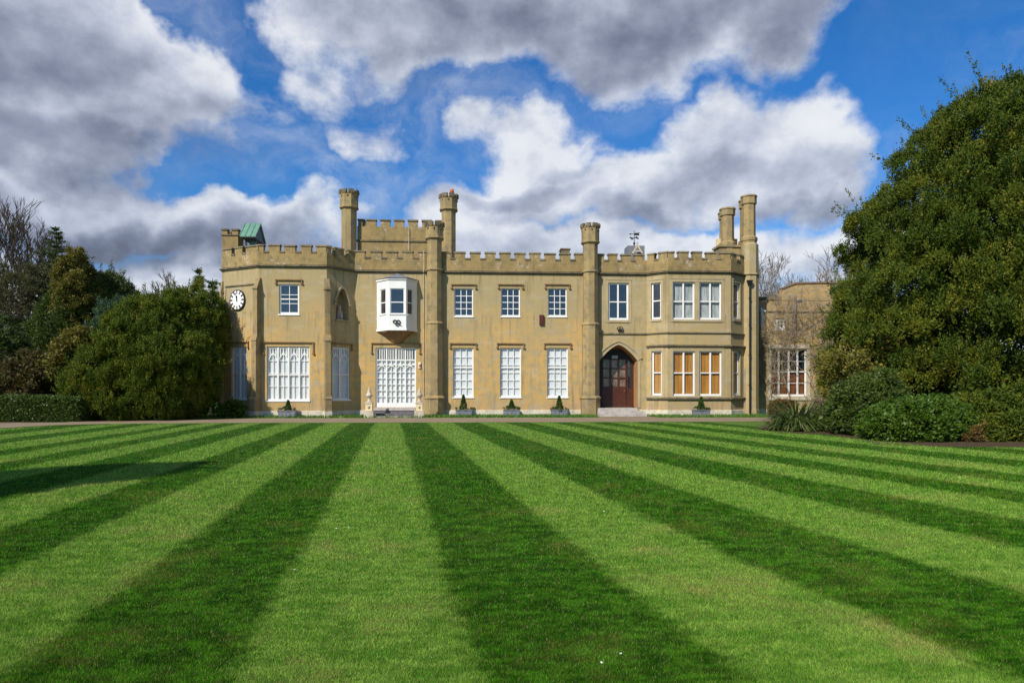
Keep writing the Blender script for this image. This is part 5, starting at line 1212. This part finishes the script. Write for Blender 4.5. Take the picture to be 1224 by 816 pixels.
bush('evergreen_shrub', 'dark green bush behind the hedge, left of the olive-brown bush', 'shrub', [elp(-5, 430, 43, 26, 50, 1.8), elp(72, 455, 43.5, 20, 32, 1.4)], 'evergreen', 110, 1600, 18, S12, .14, 57, lobe=.4)
# layered conifers with a bare spire
def spire(px, t, ztop, zbase, rad, label, seed, m='conifer', droop=-.1, gaps=.0, side=None):
    x, y = P(px, t); rg = np.random.default_rng(seed); e = empty('spire_conifer_tree', (x, y, 0), label, 'tree'); C_, D_ = [], []; mb = MB(); mb.tube((x, y, 0), (x, y, ztop), .16, .02, 6)
    z = zbase
    while z < ztop-.1:
        k = 1-(z-zbase)/(ztop-zbase); r = rad*(k**.85)*rg.uniform(.65, 1.1)+.12; n = int(5+3*k)
        for j in range(n):
            a = rg.uniform(0, 6.283); rr = r*rg.uniform(.6, 1.1); d = np.array([math.cos(a), math.sin(a), 0]); m_ = max(3, int(rr/.16)); tipz = z+droop*rr+.25*rr
            mb.tube((x, y, z), (x+d[0]*rr, y+d[1]*rr, tipz), .025, .008, 3)
            for q in range(m_): f = (q+.5)/m_; C_.append([x+d[0]*rr*f, y+d[1]*rr*f, z+(tipz-z)*f+rg.uniform(-.05, .05)]); D_.append(d*.9+np.array([0, 0, .35]))
        z += rg.uniform(.28, .42)
    if side:
        for (dx_, dz_, ln) in side:
            b = np.array([x, y, dz_]); tp = b+np.array([dx_*ln, -.3, ln*.55]); mb.tube(b, tp, .06, .02, 4)
            for q in range(16): f = .25+.75*q/15; C_.append(list(b+(tp-b)*f+rg.normal(0, .12, 3))); D_.append(np.array([dx_*.6, 0, .8]))
    V, tt = leaf_quads(np.array(C_), unit(np.array(D_)), 26, (.15, .15, .08), .15, rg, .35, 1.0); np_mesh('crown', V.reshape(-1, 3), np.arange(len(V)*4), 4, M[m], e, {'tint': tt}); mb.build('trunk', M['bark'], e)
spire(67, 55, ZT(271, 55), 4.5, 4.2, 'tall pointed conifer with one branch sweeping up to the right', 61, side=((1, 10.6, 3.0), (.9, 9.4, 2.6)))
spire(238, 47, ZT(322, 47), 4.0, 1.3, 'slim spire conifer poking up just above the round yew', 62)
spire(254, 46, ZT(333, 46), 4.0, 1.2, 'low conifer tip between the spire conifer and the mansion clock', 63)
spire(268, 45.5, ZT(338, 45.5), 4.0, 1.0, 'small conifer tip touching the left edge of the mansion', 64)
spire(96, 58, ZT(306, 58), 4.0, 2.4, 'dark conifer top behind the yellow-green conifer', 65)
# far belt of woodland closing the gaps
def belt(label, x0, x1, y, h, seed, n=2600):
    rg = np.random.default_rng(seed); c = np.stack([rg.uniform(x0, x1, n), y+rg.uniform(0, 8, n), rg.uniform(0, 1, n)**.8], 1); c[:, 2] = .3+c[:, 2]*h*(.75+.25*wob(np.stack([c[:, 0]*.12, c[:, 0]*.05, c[:, 0]*0], 1), seed)+.1)
    V, tt = leaf_quads(c, unit(rg.normal(0, .4, c.shape)+np.array([0, 0, 1])), 14, (.7, .7, .6), .6, rg, .5); V[..., 2] = np.maximum(V[..., 2], 0)
    tag(np_mesh('woodland', V.reshape(-1, 3), np.arange(len(V)*4), 4, M['evergreen'], None, {'tint': tt}), label, 'woodland', kind='stuff')
belt('distant dark woodland behind the trees on the left', -110, -22, 42, 5.5, 81, 4200)
belt('distant dark woodland behind the stone wing and the huge yew', 26, 110, 40, 5.5, 82, 4200)
# a few pale fallen petals on the grass
rg = random.Random(4)
for i, (px, py) in enumerate(((742, 786), (719, 797), (352, 684), (417, 633), (402, 634), (722, 613))):
    x, y, _ = gpt(px, py); r = .009 if i < 3 else .014; mb = MB(); a = rg.uniform(0, 6)
    pts_ = [(x+math.cos(a+k*1.05)*r*rg.uniform(.6, 1), y+math.sin(a+k*1.05)*r*rg.uniform(.6, 1), .024+.004*(k % 2)) for k in range(6)]
    mb.face(pts_); mb.face([(p[0], p[1], p[2]+.003) for p in pts_][::-1]); o = mb.build('fallen_petal', M['enamel']); tag(o, 'tiny pale petal lying on the mown lawn', 'petal', 'pale petals on the lawn')
